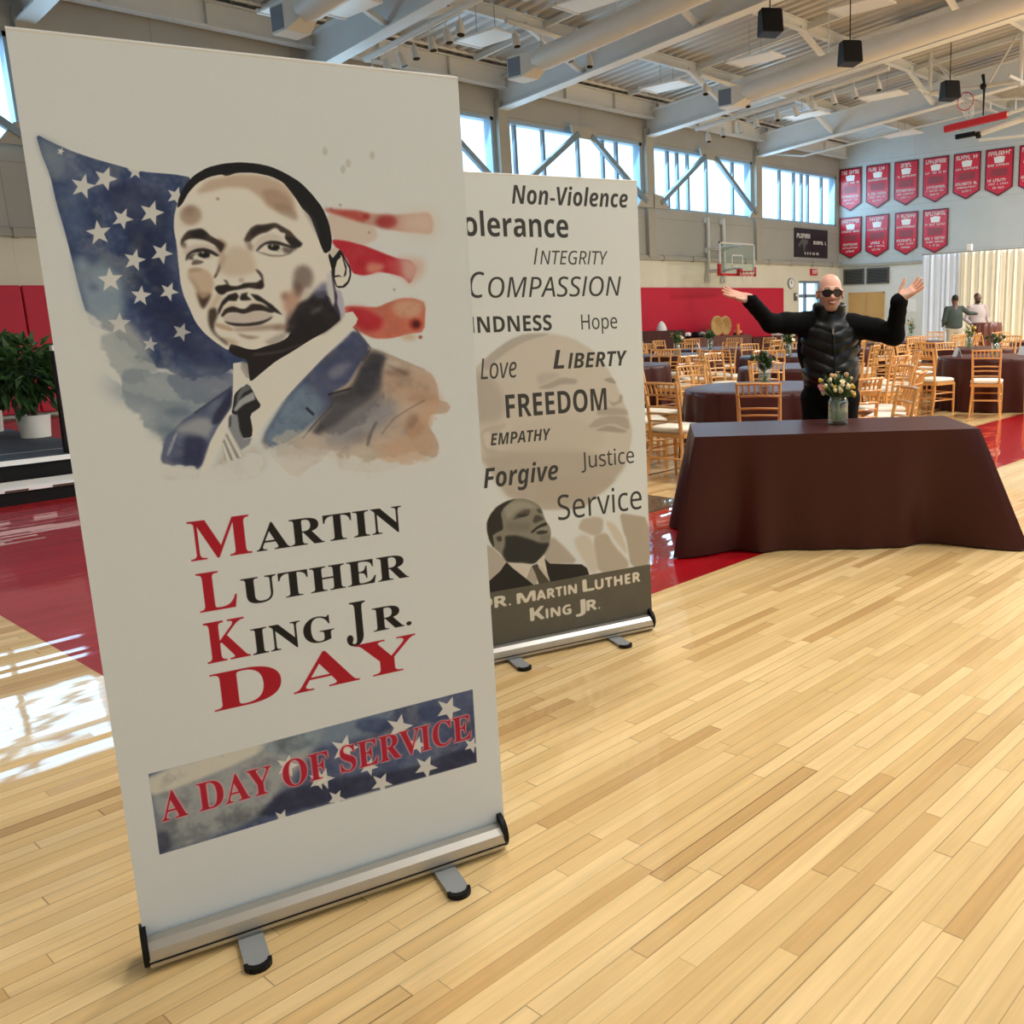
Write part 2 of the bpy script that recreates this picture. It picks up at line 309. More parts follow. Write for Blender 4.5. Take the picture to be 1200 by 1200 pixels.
([270,479,279,491,286,506,287,525,293,549,299,544,310,529,319,510,323,500,322,480,311,464,291,461,275,463],(204,182,160),0.85,4.3,0),
([271,479,279,485,288,500,293,515,315,514,309,531,301,544,294,552,290,542,286,526,284,506,277,491],(150,124,104),0.6,6.2,0),
([285,513,290,523,295,530,305,526,316,515,309,531,301,544,294,552,290,542,287,526],(66,50,44),0.9,3.7,0),
([305,552,316,531,329,516,339,522,330,537,317,554,304,565],(200,174,150),0.6,5,0),
([275,464,291,460,304,464,300,468,284,470,274,470],(178,156,138),0.85,3.1,0),
([324,482,330,470,337,457,340,447,340,461,334,474,327,482],(100,80,70),0.8,2.5,0),
([324,482,330,475,333,474,327,483],(50,40,36),0.9,1.2,0),
([266,402,275,388,284,380,295,378,309,375,319,381,326,390,341,399,354,409,350,419,343,428,341,419,334,411,323,404,310,399,296,397,284,398,273,403,266,416,266,407],(58,48,43),0.95,2.5,0),
([287,386,300,380,312,378,320,386,317,397,303,397,289,395],(28,24,24),0.8,5,0),
([266,406,275,405,277,416,268,420],(108,88,82),0.8,3.7,0),
([267,424,280,415,297,409,321,410,336,419,340,429,325,419,308,416,286,422,271,435],(206,192,182),0.7,3.7,0),
([271,444,274,433,283,425,295,419,311,417,325,421,335,428,342,434,334,436,324,430,312,427,298,427,286,429,278,437,273,446],(38,32,32),0.95,1.9,0),
([275,439,285,431,297,429,297,440,288,443,277,443],(70,58,54),0.8,2.5,0),
([286,438,294,429,300,442,288,443],(228,225,217),1,1.2,0),
([318,435,324,432,333,436,323,442,312,443],(224,212,200),0.9,1.9,0),
([297,431,303,426,314,425,322,429,320,437,310,440,300,437],(24,21,22),1,1.2,0),
([310,427,310,428,309,429,309,429,308,430,307,430,306,430,306,429,305,429,305,428,305,427,305,426,306,426,307,425,308,425,308,425,309,425,310,426,310,427],(230,228,224),0.9,1.2,0),
([281,455,285,445,294,443,309,447,301,452,290,454],(86,74,70),0.85,2.5,0),
([323,506,329,500,341,499,352,496,356,501,370,502,379,499,385,495,400,494,414,494,423,487,428,489,429,503,422,509,409,508,397,505,384,507,374,509,361,511,348,514,341,520,332,520,327,514],(36,29,27),0.97,2.5,0),
([394,499,406,499,416,501,406,503],(120,104,96),0.7,3.1,0),
([413,463,421,466,428,476,429,490,425,491,423,480,417,471],(62,50,46),0.9,2.5,0),
([343,486,351,489,354,497,349,497],(76,62,56),0.9,2.5,0),
([387,488,386,490,385,491,384,492,382,492,380,493,378,492,377,491,376,490,376,489,376,488,376,486,378,485,379,484,381,484,383,484,384,485,386,486,386,487],(168,148,134),0.8,3.7,0),
([396,399,403,385,413,372,426,364,439,364,455,361,467,359,476,363,487,370,499,377,507,388,515,397,524,405,516,414,502,412,492,403,484,392,488,382,477,380,469,370,460,372,448,380,433,384,419,392,408,403,399,403],(66,56,50),0.95,2.5,0),
([412,383,426,369,448,367,465,362,453,373,431,380,413,392],(34,29,29),0.75,3.7,0),
([484,390,502,390,522,405,513,414,500,415,492,404],(38,33,33),0.9,2.5,0),
([393,396,408,402,414,412,411,424,403,420,400,405],(136,112,98),0.8,5,0),
([415,412,432,391,455,382,476,388,484,399,466,397,440,402,421,416],(210,198,188),0.7,3.7,0),
([418,423,428,411,440,403,453,399,470,400,483,405,498,410,511,415,500,418,487,413,472,409,454,407,441,408,430,416,422,424],(42,36,35),0.95,1.9,0),
([428,422,443,410,450,421,442,426],(232,226,214),1,1.2,0),
([470,414,482,416,473,426,462,425],(214,206,196),1,1.2,0),
([445,411,451,407,470,409,472,415,464,422,453,421,446,417],(26,22,22),1,1.2,0),
([458,411,457,411,457,412,456,413,456,413,455,413,454,413,453,412,453,412,453,411,453,410,453,410,454,409,454,409,455,408,456,408,457,409,457,409,457,410],(232,230,226),1,1.2,0),
([418,424,433,426,450,431,472,432,488,428,496,419,500,420,492,429,474,435,449,435,431,429],(120,108,100),0.85,1.9,0),
([476,412,500,416,514,413,500,423,490,428,479,427],(84,74,72),0.8,4.3,0),
([497,472,505,458,523,453,537,463,541,484,531,509,520,506,513,515,499,515,493,495],(122,108,104),0.85,7.4,0.3),
([465,525,477,516,497,511,509,532,498,555,481,567,470,566,467,546],(190,148,128),0.85,8.7,0.2),
([492,495,510,495,515,518,502,532,492,516],(112,84,80),0.7,7.4,0),
([479,525,479,528,477,531,475,533,472,534,470,534,467,533,465,532,464,529,463,526,464,523,465,520,467,518,469,516,472,516,474,516,477,517,478,519,479,522],(150,116,102),0.6,6.2,0),
([470,584,485,565,501,542,520,533,535,519,552,514,568,512,573,533,578,557,593,569,597,582,574,598,559,609,545,616,463,613],(34,30,35),0.96,5.6,0.35),
([535,516,558,496,572,493,574,512,562,531,543,531],(92,94,134),0.8,7.4,0.5),
([524,565,556,543,557,557,530,573],(110,106,110),0.6,5.6,0.8),
([515,516,527,509,530,523,520,533,514,528],(206,198,190),0.75,5,0),
([572,472,580,472,584,500,585,531,581,557,573,536,568,510],(206,206,214),0.85,3.1,0),
([472,567,486,555,480,578,465,587],(120,92,82),0.6,6.2,0),
([588,510,601,514,606,539,606,577,595,579,587,560,586,534],(186,182,206),0.9,2.5,0),
([582,464,589,472,588,510,592,527,589,543,594,563,595,577,583,569,578,552,584,543,585,519,583,491],(38,36,62),0.9,2.5,0.3),
([607,418,613,425,620,442,629,459,629,477,623,494,611,507,592,508,586,486,584,463,579,433,583,423,598,410],(24,22,25),1,0,0),
([609,430,617,444,625,461,625,477,619,492,606,503,593,503,589,486,592,462,599,442],(231,228,221),1,0.6,0),
([610,432,615,442,620,458,617,477,610,483,616,463],(30,27,28),0.9,0.6,0),
([587,479,599,477,608,482,599,481,588,483],(30,27,28),0.9,0.6,0),
([580,423,597,411,607,417,589,438],(216,206,196),1,0.6,0),
([579,435,589,438,607,421,608,435,598,444,594,457,587,459],(24,22,24),1,0.6,0),
([302,573,306,553,321,548,324,565,316,580,311,600,320,614,337,624,338,637,321,620,309,606,303,591],(60,47,42),0.9,3.7,0.3),
([314,582,333,586,351,595,350,604,329,598,316,592],(196,170,150),0.9,2.5,0),
([326,552,336,534,350,521,367,516,372,524,365,535,349,534,337,545,329,560,323,566],(32,27,27),0.96,1.9,0),
([373,529,378,519,392,516,389,523,399,533,385,534,376,534],(34,29,28),0.96,1.9,0),
([397,519,413,522,429,535,444,547,463,569,449,563,435,554,423,542,407,533],(30,26,26),0.96,1.9,0),
([329,567,339,551,356,545,373,553,383,553,398,541,417,542,433,552,450,560,437,564,421,558,401,558,387,563,376,565,360,560,344,561,333,571],(46,36,34),0.96,1.9,0),
([328,562,338,546,357,538,376,546,366,544,352,546,338,553,331,563],(222,212,200),0.9,1.2,0),
([383,546,401,536,420,538,436,550,417,543,398,541],(216,204,194),0.8,1.9,0),
([332,574,346,564,365,561,376,566,390,562,410,559,426,562,443,569,424,579,402,582,379,585,357,584,340,581],(208,198,193),0.96,1.9,0),
([333,579,352,584,379,586,407,583,424,579,443,570,433,580,412,590,387,593,359,592,343,587],(46,36,36),0.96,1.9,0),
([348,596,384,595,423,591,466,589,448,601,411,603,377,603,355,602],(156,134,118),0.8,5,0),
([434,598,463,590,480,590,467,605,447,604],(140,112,98),0.7,5,0),
([358,607,376,613,395,616,411,618,386,623,368,616],(144,124,110),0.85,3.7,0),
([414,630,443,616,473,605,459,628,430,639],(120,112,108),0.5,5.6,0.8),
([324,617,343,618,363,631,346,636,336,630],(190,166,148),0.7,5,0),
([388,660,417,659,451,655,484,644,499,640,499,638,484,642,451,652,417,656,388,657],(128,122,126),0.8,3,0),
([599,193,599,196,597,199,596,202,594,203,592,203,590,203,589,201,588,199,587,196,588,192,589,189,590,187,592,185,594,184,596,184,597,185,598,187,599,190],(176,174,156),0.45,1.9,0),
([709,196,708,199,707,202,705,205,703,206,701,206,699,206,698,204,697,202,696,199,697,195,698,192,699,190,701,188,703,187,705,187,707,188,708,190,709,193],(176,174,156),0.45,1.9,0),
([650,217,650,220,649,223,647,226,645,227,643,227,641,227,640,225,639,223,638,220,639,216,639,213,641,211,643,209,645,208,647,208,648,209,650,211,650,214],(176,174,156),0.45,1.9,0),
([637,232,636,235,635,238,634,240,632,241,630,242,628,241,626,239,625,237,625,234,625,231,626,228,628,225,629,223,631,222,633,222,635,224,636,226,637,228],(176,174,156),0.45,1.9,0),
('strip0',),
([59,1625,292,1619,566,1614,862,1610,862,1724,860,1832,570,1828,270,1833,58,1836,59,1726],(70,84,124),1,0,0.6),
([53,1631,353,1609,478,1619,337,1769,271,1819,58,1843,59,1726],(176,182,182),0.85,12.4,0.6),
([54,1624,353,1609,289,1649,95,1681,55,1680],(220,218,208),0.9,6.2,0.3),
([293,1610,566,1614,657,1613,583,1672,473,1666,347,1666],(134,156,178),0.7,8.7,0.6),
([271,1819,338,1758,465,1761,666,1796,854,1774,865,1837,570,1833],(34,40,68),0.75,7.4,0.4),
([54,1780,83,1779,87,1826,58,1839],(56,62,88),0.7,5,0.4),
([635,1657,632,1663,623,1667,611,1669,596,1668,580,1664,565,1658,552,1651,543,1642,538,1634,539,1627,544,1622,554,1619,568,1619,583,1621,599,1626,614,1633,625,1641,633,1649],(40,56,104),0.6,5,0.3),
([796,1667,793,1675,785,1680,773,1682,758,1682,742,1678,728,1672,715,1664,706,1655,702,1646,702,1638,708,1632,718,1628,731,1627,746,1629,762,1634,776,1641,787,1649,794,1658],(44,60,104),0.5,5,0.3),
([804,1618,803,1645,826,1662,801,1664,797,1691,783,1665,757,1664,773,1646,762,1620,786,1634],(228,229,226),0.93,0.6,0),
([661,1631,664,1659,689,1672,665,1679,665,1707,648,1683,623,1687,637,1666,621,1640,646,1651],(228,229,226),0.93,0.6,0),
([516,1651,518,1680,543,1694,519,1701,519,1731,502,1705,477,1710,490,1687,475,1661,500,1672],(228,229,226),0.93,0.6,0),
([573,1734,572,1753,588,1766,570,1767,567,1786,558,1767,540,1767,552,1754,544,1734,560,1745],(228,229,226),0.93,0.6,0),
([606,1788,603,1811,621,1827,600,1826,595,1848,585,1825,564,1823,579,1809,571,1786,590,1800],(228,229,226),0.93,0.6,0),
([730,1774,727,1799,748,1816,724,1816,718,1840,707,1815,683,1812,700,1797,691,1771,712,1787],(228,229,226),0.93,0.6,0),
([704,1708,705,1727,722,1738,705,1741,704,1760,693,1743,676,1744,686,1730,676,1712,693,1721],(228,229,226),0.93,0.6,0),
([858,1754,857,1772,873,1783,856,1784,853,1802,844,1784,827,1784,838,1772,830,1755,846,1764],(228,229,226),0.93,0.6,0),
([455,1728,456,1751,475,1762,456,1766,455,1789,443,1769,424,1771,435,1755,424,1734,443,1743],(228,229,226),0.93,0.6,0),
([485,1800,482,1818,496,1831,480,1830,476,1848,468,1830,452,1827,463,1817,457,1798,472,1809],(228,229,226),0.93,0.6,0),
([371,1666,372,1689,391,1700,373,1705,372,1729,359,1709,340,1712,351,1694,340,1673,359,1682],(228,229,226),0.93,0.6,0),
([346,1811,345,1829,358,1840,343,1841,340,1858,333,1841,318,1840,328,1829,322,1811,335,1821],(228,229,226),0.93,0.6,0),
([440,1730,441,1751,458,1761,441,1766,440,1786,429,1768,412,1770,422,1755,412,1736,429,1744],(228,229,226),0.93,0.6,0),
('strip1',[59,1625,862,1610,860,1832,58,1836])]
TEXT_FLAG = [
('M','serif',206,339,1129.5,94.0,(176,18,42)),
('ARTIN','serif',349,704,1129.0,67.0,(24,22,24)),
('L','serif',211,294,1256.5,95.0,(176,18,42)),
('UTHER','serif',305,710,1255.5,64.0,(24,22,24)),
('K','serif',213,309,1385.5,101.0,(176,18,42)),
('ING','serif',314,509,1386.0,66.0,(24,22,24)),
('J','serif',538,591,1401.0,103.0,(24,22,24)),
('R.','serif',607,707,1387.5,63.0,(24,22,24)),
('D','serif',213,371,1509.0,95.0,(176,18,42)),
('A','serif',397,561,1509.0,95.0,(176,18,42)),
('Y','serif',555,714,1509.0,95.0,(176,18,42)),
('A DAY OF SERVICE','serif_out',73,849,1754.0,72.0,(178,30,58))]
ART_WORDS = [
([119,789,162,758,213,728,285,685,358,655,474,654,576,676,687,742,746,822,782,888,811,954,840,1028,861,1117,850,1182,821,1276,736,1355,613,1421,458,1420,238,1367,194,1292,143,1204,98,1159,68,1022,78,891],(206,199,187),1,8,0),
([98,801,205,833,253,943,220,1021,129,1021,68,1022,71,891],(182,174,163),0.9,22,0),
([148,771,213,718,286,675,358,652,481,656,414,670,342,689,268,727,210,767,173,805],(180,174,164),0.95,6,0),
([119,1161,325,1154,549,1168,782,1249,821,1276,736,1355,613,1421,458,1420,238,1367,194,1292,143,1204],(182,173,160),0.9,20,0),
([261,1038,556,1027,709,1090,704,1190,472,1182,254,1147],(198,190,177),0.7,24,0),
([393,891,461,868,521,848,596,863,587,883,520,879,459,896],(168,160,150),0.85,6,0),
([397,831,464,821,522,838,461,861,409,879],(186,178,168),0.8,10,0),
([720,870,767,862,790,895,750,886],(160,153,144),0.9,4,0),
([739,956,762,979,794,974,804,939,819,954,810,982,761,997],(168,160,150),0.9,5,0),
([689,1002,761,1000,833,1013,844,1043,743,1035,680,1030],(172,164,153),0.85,7,0),
([631,1083,680,1044,759,1036,839,1050,849,1116,757,1072,677,1087],(176,167,156),0.95,6,0),
([661,1100,741,1078,836,1115,820,1125,732,1110],(168,158,147),0.95,5,0),
([127,1054,170,1037,254,1031,209,1074,163,1125,210,1156,274,1156,180,1181,134,1142],(190,182,170),0.9,8,0),
([136,1068,168,1057,179,1099,169,1139,143,1123],(212,205,193),0.9,6,0),
([250,1195,392,1259,261,1349,229,1296],(190,181,168),0.6,14,0),
([384,1283,778,1328,713,1381,640,1415,593,1456,470,1446,389,1436,347,1414],(182,172,157),0.85,8,0),
([558,1545,580,1505,646,1500,691,1516,683,1581,641,1595,592,1568],(190,179,162),0.95,7,0),
([642,1590,704,1584,742,1658,812,1742,810,1781,652,1782,634,1636],(186,174,156),0.95,7,0),
([775,1503,822,1512,928,1543,935,1781,826,1781,806,1628,792,1597],(178,166,148),0.95,6,0),
([696,1526,747,1547,791,1621,813,1717,743,1629],(208,198,181),0.9,8,0),
([525,1596,587,1572,635,1617,653,1770,612,1772],(206,197,180),0.8,10,0),
([424,1558,484,1619,554,1710,411,1696,379,1663],(180,170,157),0.95,7,0),
([80,1551,136,1564,182,1615,204,1648,177,1682,115,1726,66,1727],(186,176,164),0.95,5,0),
([273,1369,223,1375,178,1393,147,1422,127,1457,125,1495,133,1540,150,1576,178,1604,204,1650,238,1659,278,1664,318,1677,344,1675,382,1646,404,1615,419,1582,425,1548,420,1517,407,1496,398,1475,389,1439,376,1413,347,1390,307,1373],(140,136,122),1,1.5,0),
([207,1401,267,1380,336,1398,365,1426,295,1413,254,1431,222,1461],(164,160,146),0.8,8,0),
([217,1465,261,1476,331,1481,328,1524,258,1519,209,1502],(120,115,102),0.7,12,0),
([273,1368,223,1375,178,1393,147,1422,127,1457,125,1495,133,1540,152,1581,152,1518,175,1507,200,1501,198,1457,193,1428,206,1404,243,1379],(46,44,41),0.97,4,0),
([202,1530,257,1534,325,1563,365,1586,417,1592,404,1616,382,1644,344,1675,318,1678,278,1664,238,1659,204,1650,187,1606,205,1570],(44,45,43),0.95,8,0),
([247,1460,268,1438,304,1424,334,1426,325,1451,292,1457,252,1463],(84,80,72),0.9,5,0),
([268,1443,303,1443,325,1448,302,1456,272,1453],(48,46,44),0.85,4,0),
([359,1428,380,1428,391,1450,373,1452],(80,77,70),0.9,4,0),
([338,1482,353,1454,378,1460,398,1482,371,1486,350,1494],(72,69,62),0.9,5,0),
([325,1531,359,1508,401,1494,412,1507,374,1516,348,1527,337,1536],(34,32,30),0.97,3,0),
([351,1525,380,1514,411,1521,414,1537,368,1530],(150,146,132),0.95,3,0),
([347,1537,374,1528,412,1537,404,1546,372,1548],(54,51,46),0.95,3,0),
([367,1554,418,1552,417,1582,375,1585],(120,117,106),0.8,8,0),
([149,1518,183,1510,204,1526,201,1562,171,1565,153,1548],(138,132,117),1,2,0),
([162,1530,188,1526,191,1548,174,1553],(60,57,50),0.9,4,0),
([206,1652,238,1659,318,1678,290,1737,255,1706,227,1677],(216,207,192),1,1,0),
([347,1672,383,1645,395,1721,368,1695],(216,207,192),1,1,0),
([317,1687,348,1736,338,1782,291,1742],(178,169,153),1,2,0),
([321,1687,349,1681,367,1714,406,1777,352,1784,339,1730],(84,76,64),1,2,0),
([352,1696,371,1695,398,1734,404,1772,381,1741],(206,197,182),1,1,0),
([204,1649,172,1686,113,1726,65,1746,62,1780,114,1777,329,1779,286,1736,232,1683],(38,37,35),1,1,0),
([386,1662,410,1690,472,1702,568,1719,594,1741,604,1775,407,1779,395,1729],(38,37,35),1,1,0),
([-20,1776,960,1776,960,2100,-20,2100],(100,94,81),1,0,0.06)]
TEXT_WORDS = [
('Non-Violence','sansbi',334,881,115.0,75.0,(62,62,60)),
('olerance','sansb',118,585,248.5,96.0,(62,62,60)),
('I','sansi',416,438,362.0,67.0,(62,62,60)),
('NTEGRITY','sansi',446,770,361.5,57.0,(62,62,60)),
('C','sansi',124,193,497.0,104.0,(62,62,60)),
('OMPASSION','sansi',205,832,498.0,84.0,(62,62,60)),
('INDNESS','sansb',120,484,641.5,66.0,(62,62,60)),
('Hope','sans',626,804,643.0,65.0,(62,62,60)),
('Love','sansi',146,310,836.0,87.0,(62,62,60)),
('L','sansbi',480,534,810.0,82.0,(62,62,60)),
('IBERTY','sansbi',551,848,812.0,67.0,(62,62,60)),
('FREEDOM','sansb',249,734,1009.0,100.0,(62,62,60)),
('EMPATHY','sansbi',169,451,1122.0,51.0,(62,62,60)),
('Forgive','sansbi',125,477,1305.5,86.0,(62,62,60)),
('Justice','sans',592,864,1268.5,74.0,(62,62,60)),
('Service','sans',464,896,1494.5,115.0,(62,62,60)),
('D','heavy',40,126,1848.5,58.0,(226,218,200)),
('R.','heavy',135,213,1851.0,51.0,(226,218,200)),
('M','heavy',241,331,1852.5,49.0,(226,218,200)),
('ARTIN','heavy',335,537,1853.5,46.0,(226,218,200)),
('L','heavy',567,627,1853.0,58.0,(226,218,200)),
('UTHER','heavy',631,874,1853.5,49.0,(226,218,200)),
('K','heavy',299,371,1945.0,62.0,(226,218,200)),
('ING','heavy',376,503,1947.0,46.0,(226,218,200)),
('J','heavy',525,577,1950.0,61.0,(226,218,200)),
('R.','heavy',582,653,1950.5,52.0,(226,218,200)),
('K','sansb',59,113,639.0,77.0,(62,62,60)),
('T','sansb',44,114,247.5,96.0,(62,62,60))]
# ------------------------------------------------------------------ printed artwork, painted procedurally
def vnoise(h, w, cell, seed):
    rng = np.random.default_rng(seed)
    out = np.zeros((h, w), np.float32); amp = 1.0; tot = 0.0
    while cell >= 4:
        gh, gw = int(h / cell) + 3, int(w / cell) + 3
        g = rng.random((gh, gw)).astype(np.float32)
        yy = np.arange(h) / cell; xx = np.arange(w) / cell
        y0 = yy.astype(int); x0 = xx.astype(int)
        fy = (yy - y0)[:, None]; fx = (xx - x0)[None, :]
        fy = fy * fy * (3 - 2 * fy); fx = fx * fx * (3 - 2 * fx)
        a = g[y0][:, x0]; b = g[y0][:, x0 + 1]; c = g[y0 + 1][:, x0]; d = g[y0 + 1][:, x0 + 1]
        out += amp * ((a * (1 - fx) + b * fx) * (1 - fy) + (c * (1 - fx) + d * fx) * fy)
        tot += amp; amp *= 0.6; cell /= 2.2
    return out / tot

def blur(a, r):
    r = int(round(r))
    if r < 1: return a
    for _ in range(3):
        for ax in (0, 1):
            p = np.pad(a, [(r + 1, r) if i == ax else (0, 0) for i in (0, 1)], mode='edge')
            c = np.cumsum(p, axis=ax, dtype=np.float64)
            n = a.shape[ax]; w = 2 * r + 1
            hi = np.take(c, np.arange(w, w + n), ax); lo = np.take(c, np.arange(0, n), ax)
            a = ((hi - lo) / w).astype(np.float32)
    return a

class Canvas:
    def __init__(self, w, h, base, seed=1, s=1.0):
        self.w, self.h, self.s = int(w * s), int(h * s), s
        self.a = np.empty((self.h, self.w, 3), np.float32); self.a[:] = base
        self.n1 = vnoise(self.h, self.w, 90 * s, seed); self.n2 = vnoise(self.h, self.w, 30 * s, seed + 7)
        self.clip = None
    def mask(self, segs, soft=0.0):
        """even-odd coverage of closed outlines given as an (n,4) array of edges"""
        S = 3; sg = np.asarray(segs, np.float64) * self.s
        pad = int(soft * self.s * 2.2) + 2
        x0 = max(int(np.floor(min(sg[:, 0].min(), sg[:, 2].min()))) - pad, 0); x1 = min(int(max(sg[:, 0].max(), sg[:, 2].max())) + pad + 1, self.w)
        y0 = max(int(np.floor(min(sg[:, 1].min(), sg[:, 3].min()))) - pad, 0); y1 = min(int(max(sg[:, 1].max(), sg[:, 3].max())) + pad + 1, self.h)
        if x1 <= x0 or y1 <= y0: return None
        H, W = (y1 - y0) * S, (x1 - x0) * S
        cnt = np.zeros((H, W + 1), np.int32)
        for ax, ay, bx, by in sg:
            ax, bx = (ax - x0) * S, (bx - x0) * S; ay, by = (ay - y0) * S, (by - y0) * S
            if ay == by: continue
            if ay > by: ax, ay, bx, by = bx, by, ax, ay
            r0 = max(int(np.ceil(ay - .5)), 0); r1 = min(int(np.ceil(by - .5)), H)
            if r1 <= r0: continue
            r = np.arange(r0, r1); xc = ax + (r + .5 - ay) * (bx - ax) / (by - ay)
            np.add.at(cnt, (r, np.clip(np.ceil(xc - .5), 0, W).astype(int)), 1)
        m = (np.cumsum(cnt, axis=1)[:, :W] & 1).astype(np.float32)
        m = m.reshape(y1 - y0, S, x1 - x0, S).mean((1, 3))
        if soft > 0: m = blur(m, soft * self.s * .55)
        return m, (slice(y0, y1), slice(x0, x1))
    def put(self, mk, col, alpha=1.0, noise=0.0):
        if mk is None: return
        m, sl = mk
        if noise > .85:                       # wet edges that dissolve along the paint's grain
            n = self.n2[sl] * .62 + self.n1[sl] * .38
            e = np.clip((m + (n - .47) * 3.0 * (1 - np.abs(2 * m - 1)) - .25) / .5, 0, 1)
            al = e * e * (3 - 2 * e) * alpha * np.clip(.45 + n * 1.1, 0, 1); noise = 0
        else: al = m * alpha
        col = np.array(col, np.float32)
        c = np.broadcast_to(col, m.shape + (3,))
        if noise > 0:
            n = self.n1[sl] * .6 + self.n2[sl] * .4
            t = np.clip((n - .5) * 3.2, -1, 1)[..., None] * noise
            c = np.where(t > 0, c + (np.array((214, 216, 212)) - c) * t * .42, c * (1 + t * .6))
            al = al * np.clip(1.12 - noise * .35 + (self.n2[sl] - .45) * noise * 1.2, 0, 1)
        self.a[sl] += (c - self.a[sl]) * al[..., None]
    def poly(self, flat, col, alpha=1.0, soft=0.0, noise=0.0):
        p = np.array(flat, np.float64).reshape(-1, 2)
        if len(p) > 10 or soft > 2:          # round the hand-drawn corners
            q = np.roll(p, -1, 0); p = np.stack([p * .82 + q * .18, p * .18 + q * .82], 1).reshape(-1, 2)
        self.put(self.mask(np.hstack([p, np.roll(p, -1, 0)]), soft), col, alpha, noise)
    def text(self, s, style, x0, x1, base, cap, col):
        if style[:4] in ('sans', 'heav'): s = s.replace('I', 'l')   # the plain upright stroke
        sg, capu = glyph_edges(s, style)
        w0, w1 = sg[:, [0, 2]].min(), sg[:, [0, 2]].max()
        if style[:4] in ('sans', 'heav') and s.upper().replace('L', 'l') == s.replace('L', 'l'): sg[:, [1, 3]] = np.minimum(sg[:, [1, 3]], capu * 1.02)
        k = (x1 - x0) / (w1 - w0)
        q = np.stack([(sg[:, 0] - w0) * k + x0, base - sg[:, 1] * cap / capu, (sg[:, 2] - w0) * k + x0, base - sg[:, 3] * cap / capu], 1)
        mk = self.mask(q, 4 if style == 'serif_out' else 5 if style == 'heavy' else 0)
        if style == 'heavy': mk = (np.clip((mk[0] - .22) * 3, 0, 1), mk[1])
        if style == 'serif_out':
            self.put((np.clip(mk[0] * 3.2, 0, 1), mk[1]), (236, 170, 176), .8)
            mk = self.mask(q)
        self.put(mk, col)
    def image(self, name):
        im = bpy.data.images.new(name, self.w, self.h)
        px = np.ones((self.h, self.w, 4), np.float32)
        px[..., :3] = np.clip(self.a[::-1], 0, 255) / 255
        im.pixels.foreach_set(px.ravel()); im.update(); im.pack()
        return im

STYLES = {'serif': (0x1D400, 0x1D41A), 'serif_out': (0x1D400, 0x1D41A), 'sansb': (0x1D5D4, 0x1D5EE), 'sansi': (0x1D608, 0x1D622), 'sansbi': (0x1D63C, 0x1D656), 'sans': (0x1D5A0, 0x1D5BA), 'heavy': (0x1D5D4, 0x1D5EE)}
_caps = {}
def _edges(s, style):
    up, lo = STYLES[style]
    t = ''.join(chr(up + ord(c) - 65) if 'A' <= c <= 'Z' else chr(lo + ord(c) - 97) if 'a' <= c <= 'z' else c for c in s)
    cu = bpy.data.curves.new('glyphs', 'FONT'); cu.body = t; cu.resolution_u = 12; cu.dimensions = '2D'; cu.fill_mode = 'BOTH'
    o = bpy.data.objects.new('glyphs', cu); C.objects.link(o)
    me = bpy.data.meshes.new_from_object(o.evaluated_get(bpy.context.evaluated_depsgraph_get()))
    v = np.empty(len(me.vertices) * 3); me.vertices.foreach_get('co', v); v = v.reshape(-1, 3)
    use = {}
    for p in me.polygons:
        for e in p.edge_keys: use[e] = use.get(e, 0) + 1
    e = np.array([k for k, n in use.items() if n == 1])
    sg = np.hstack([v[e[:, 0], :2], v[e[:, 1], :2]])
    bpy.data.objects.remove(o); bpy.data.curves.remove(cu); bpy.data.meshes.remove(me)
    return sg
def glyph_edges(s, style):
    if style not in _caps:
        h = _edges('H', style); _caps[style] = h[:, [1, 3]].max()
    return _edges(s, style), _caps[style]

def paint(w, h, base, art, texts, seed):
    cv = Canvas(w, h, base, seed)
    fine = np.random.default_rng(seed).normal(0, 1.2, (cv.h, cv.w, 1)).astype(np.float32)
    mem = None
    for e in art:
        if e[0] == 'strip0': mem = cv.a.copy()
        elif e[0] == 'strip1':
            p = np.array(e[1], np.float64).reshape(-1, 2)
            m, sl = cv.mask(np.hstack([p, np.roll(p, -1, 0)]))
            full = np.zeros((cv.h, cv.w, 1), np.float32); full[sl][..., 0] = m
            cv.a = mem * (1 - full) + cv.a * full
        else: cv.poly(*e)
    for t in texts: cv.text(*t)
    cv.a += fine
    return cv
M = {}
M['white_steel'] = mat('white_painted_steel', (205, 204, 198), .45, var=.05)
M['beam'] = mat('pale_grey_beam_paint', (216, 218, 217), .5, var=.06, scale=2)
M['frame_blue'] = mat('pale_blue_window_frame', (150, 178, 200), .4, var=.04)
M['mullion'] = mat('grey_mullion', (120, 138, 150), .4, var=.04)
M['alu'] = mat('brushed_aluminium', (190, 186, 178), .42, .8, var=.06, scale=20)
M['grey_plastic'] = mat('grey_plastic', (150, 152, 152), .4, var=.04)
M['black'] = mat('black_plastic', (10, 9, 9), .55, spec=.25, var=.1)
M['black_steel'] = mat('black_steel', (10, 10, 12), .55, spec=.25, var=.1)
M['white'] = mat('white_plastic', (232, 230, 224), .45, var=.03)
M['red_pad'] = mat('red_vinyl_padding', (198, 0, 48), .55, var=.05, scale=1.5, bump=.05, bscale=30)
M['red_paint'] = mat('red_rubber', (180, 26, 34), .45, var=.08)
M['chair'] = mat('gold_stained_beech', (220, 160, 90), .38, var=.16, scale=9, coat=.2)
M['cushion'] = mat('ivory_cushion_cloth', (236, 228, 206), .85, var=.04, sheen=.2)
M['cloth'] = mat('dark_brown_tablecloth', (64, 22, 15), .6, var=.06, scale=3, spec=.12, bump=.05, bscale=400, coat=.55)
_b = M['cloth'].node_tree.nodes['Principled BSDF']; _b.inputs['Coat Roughness'].default_value = .36; _b.inputs['Coat IOR'].default_value = 1.38
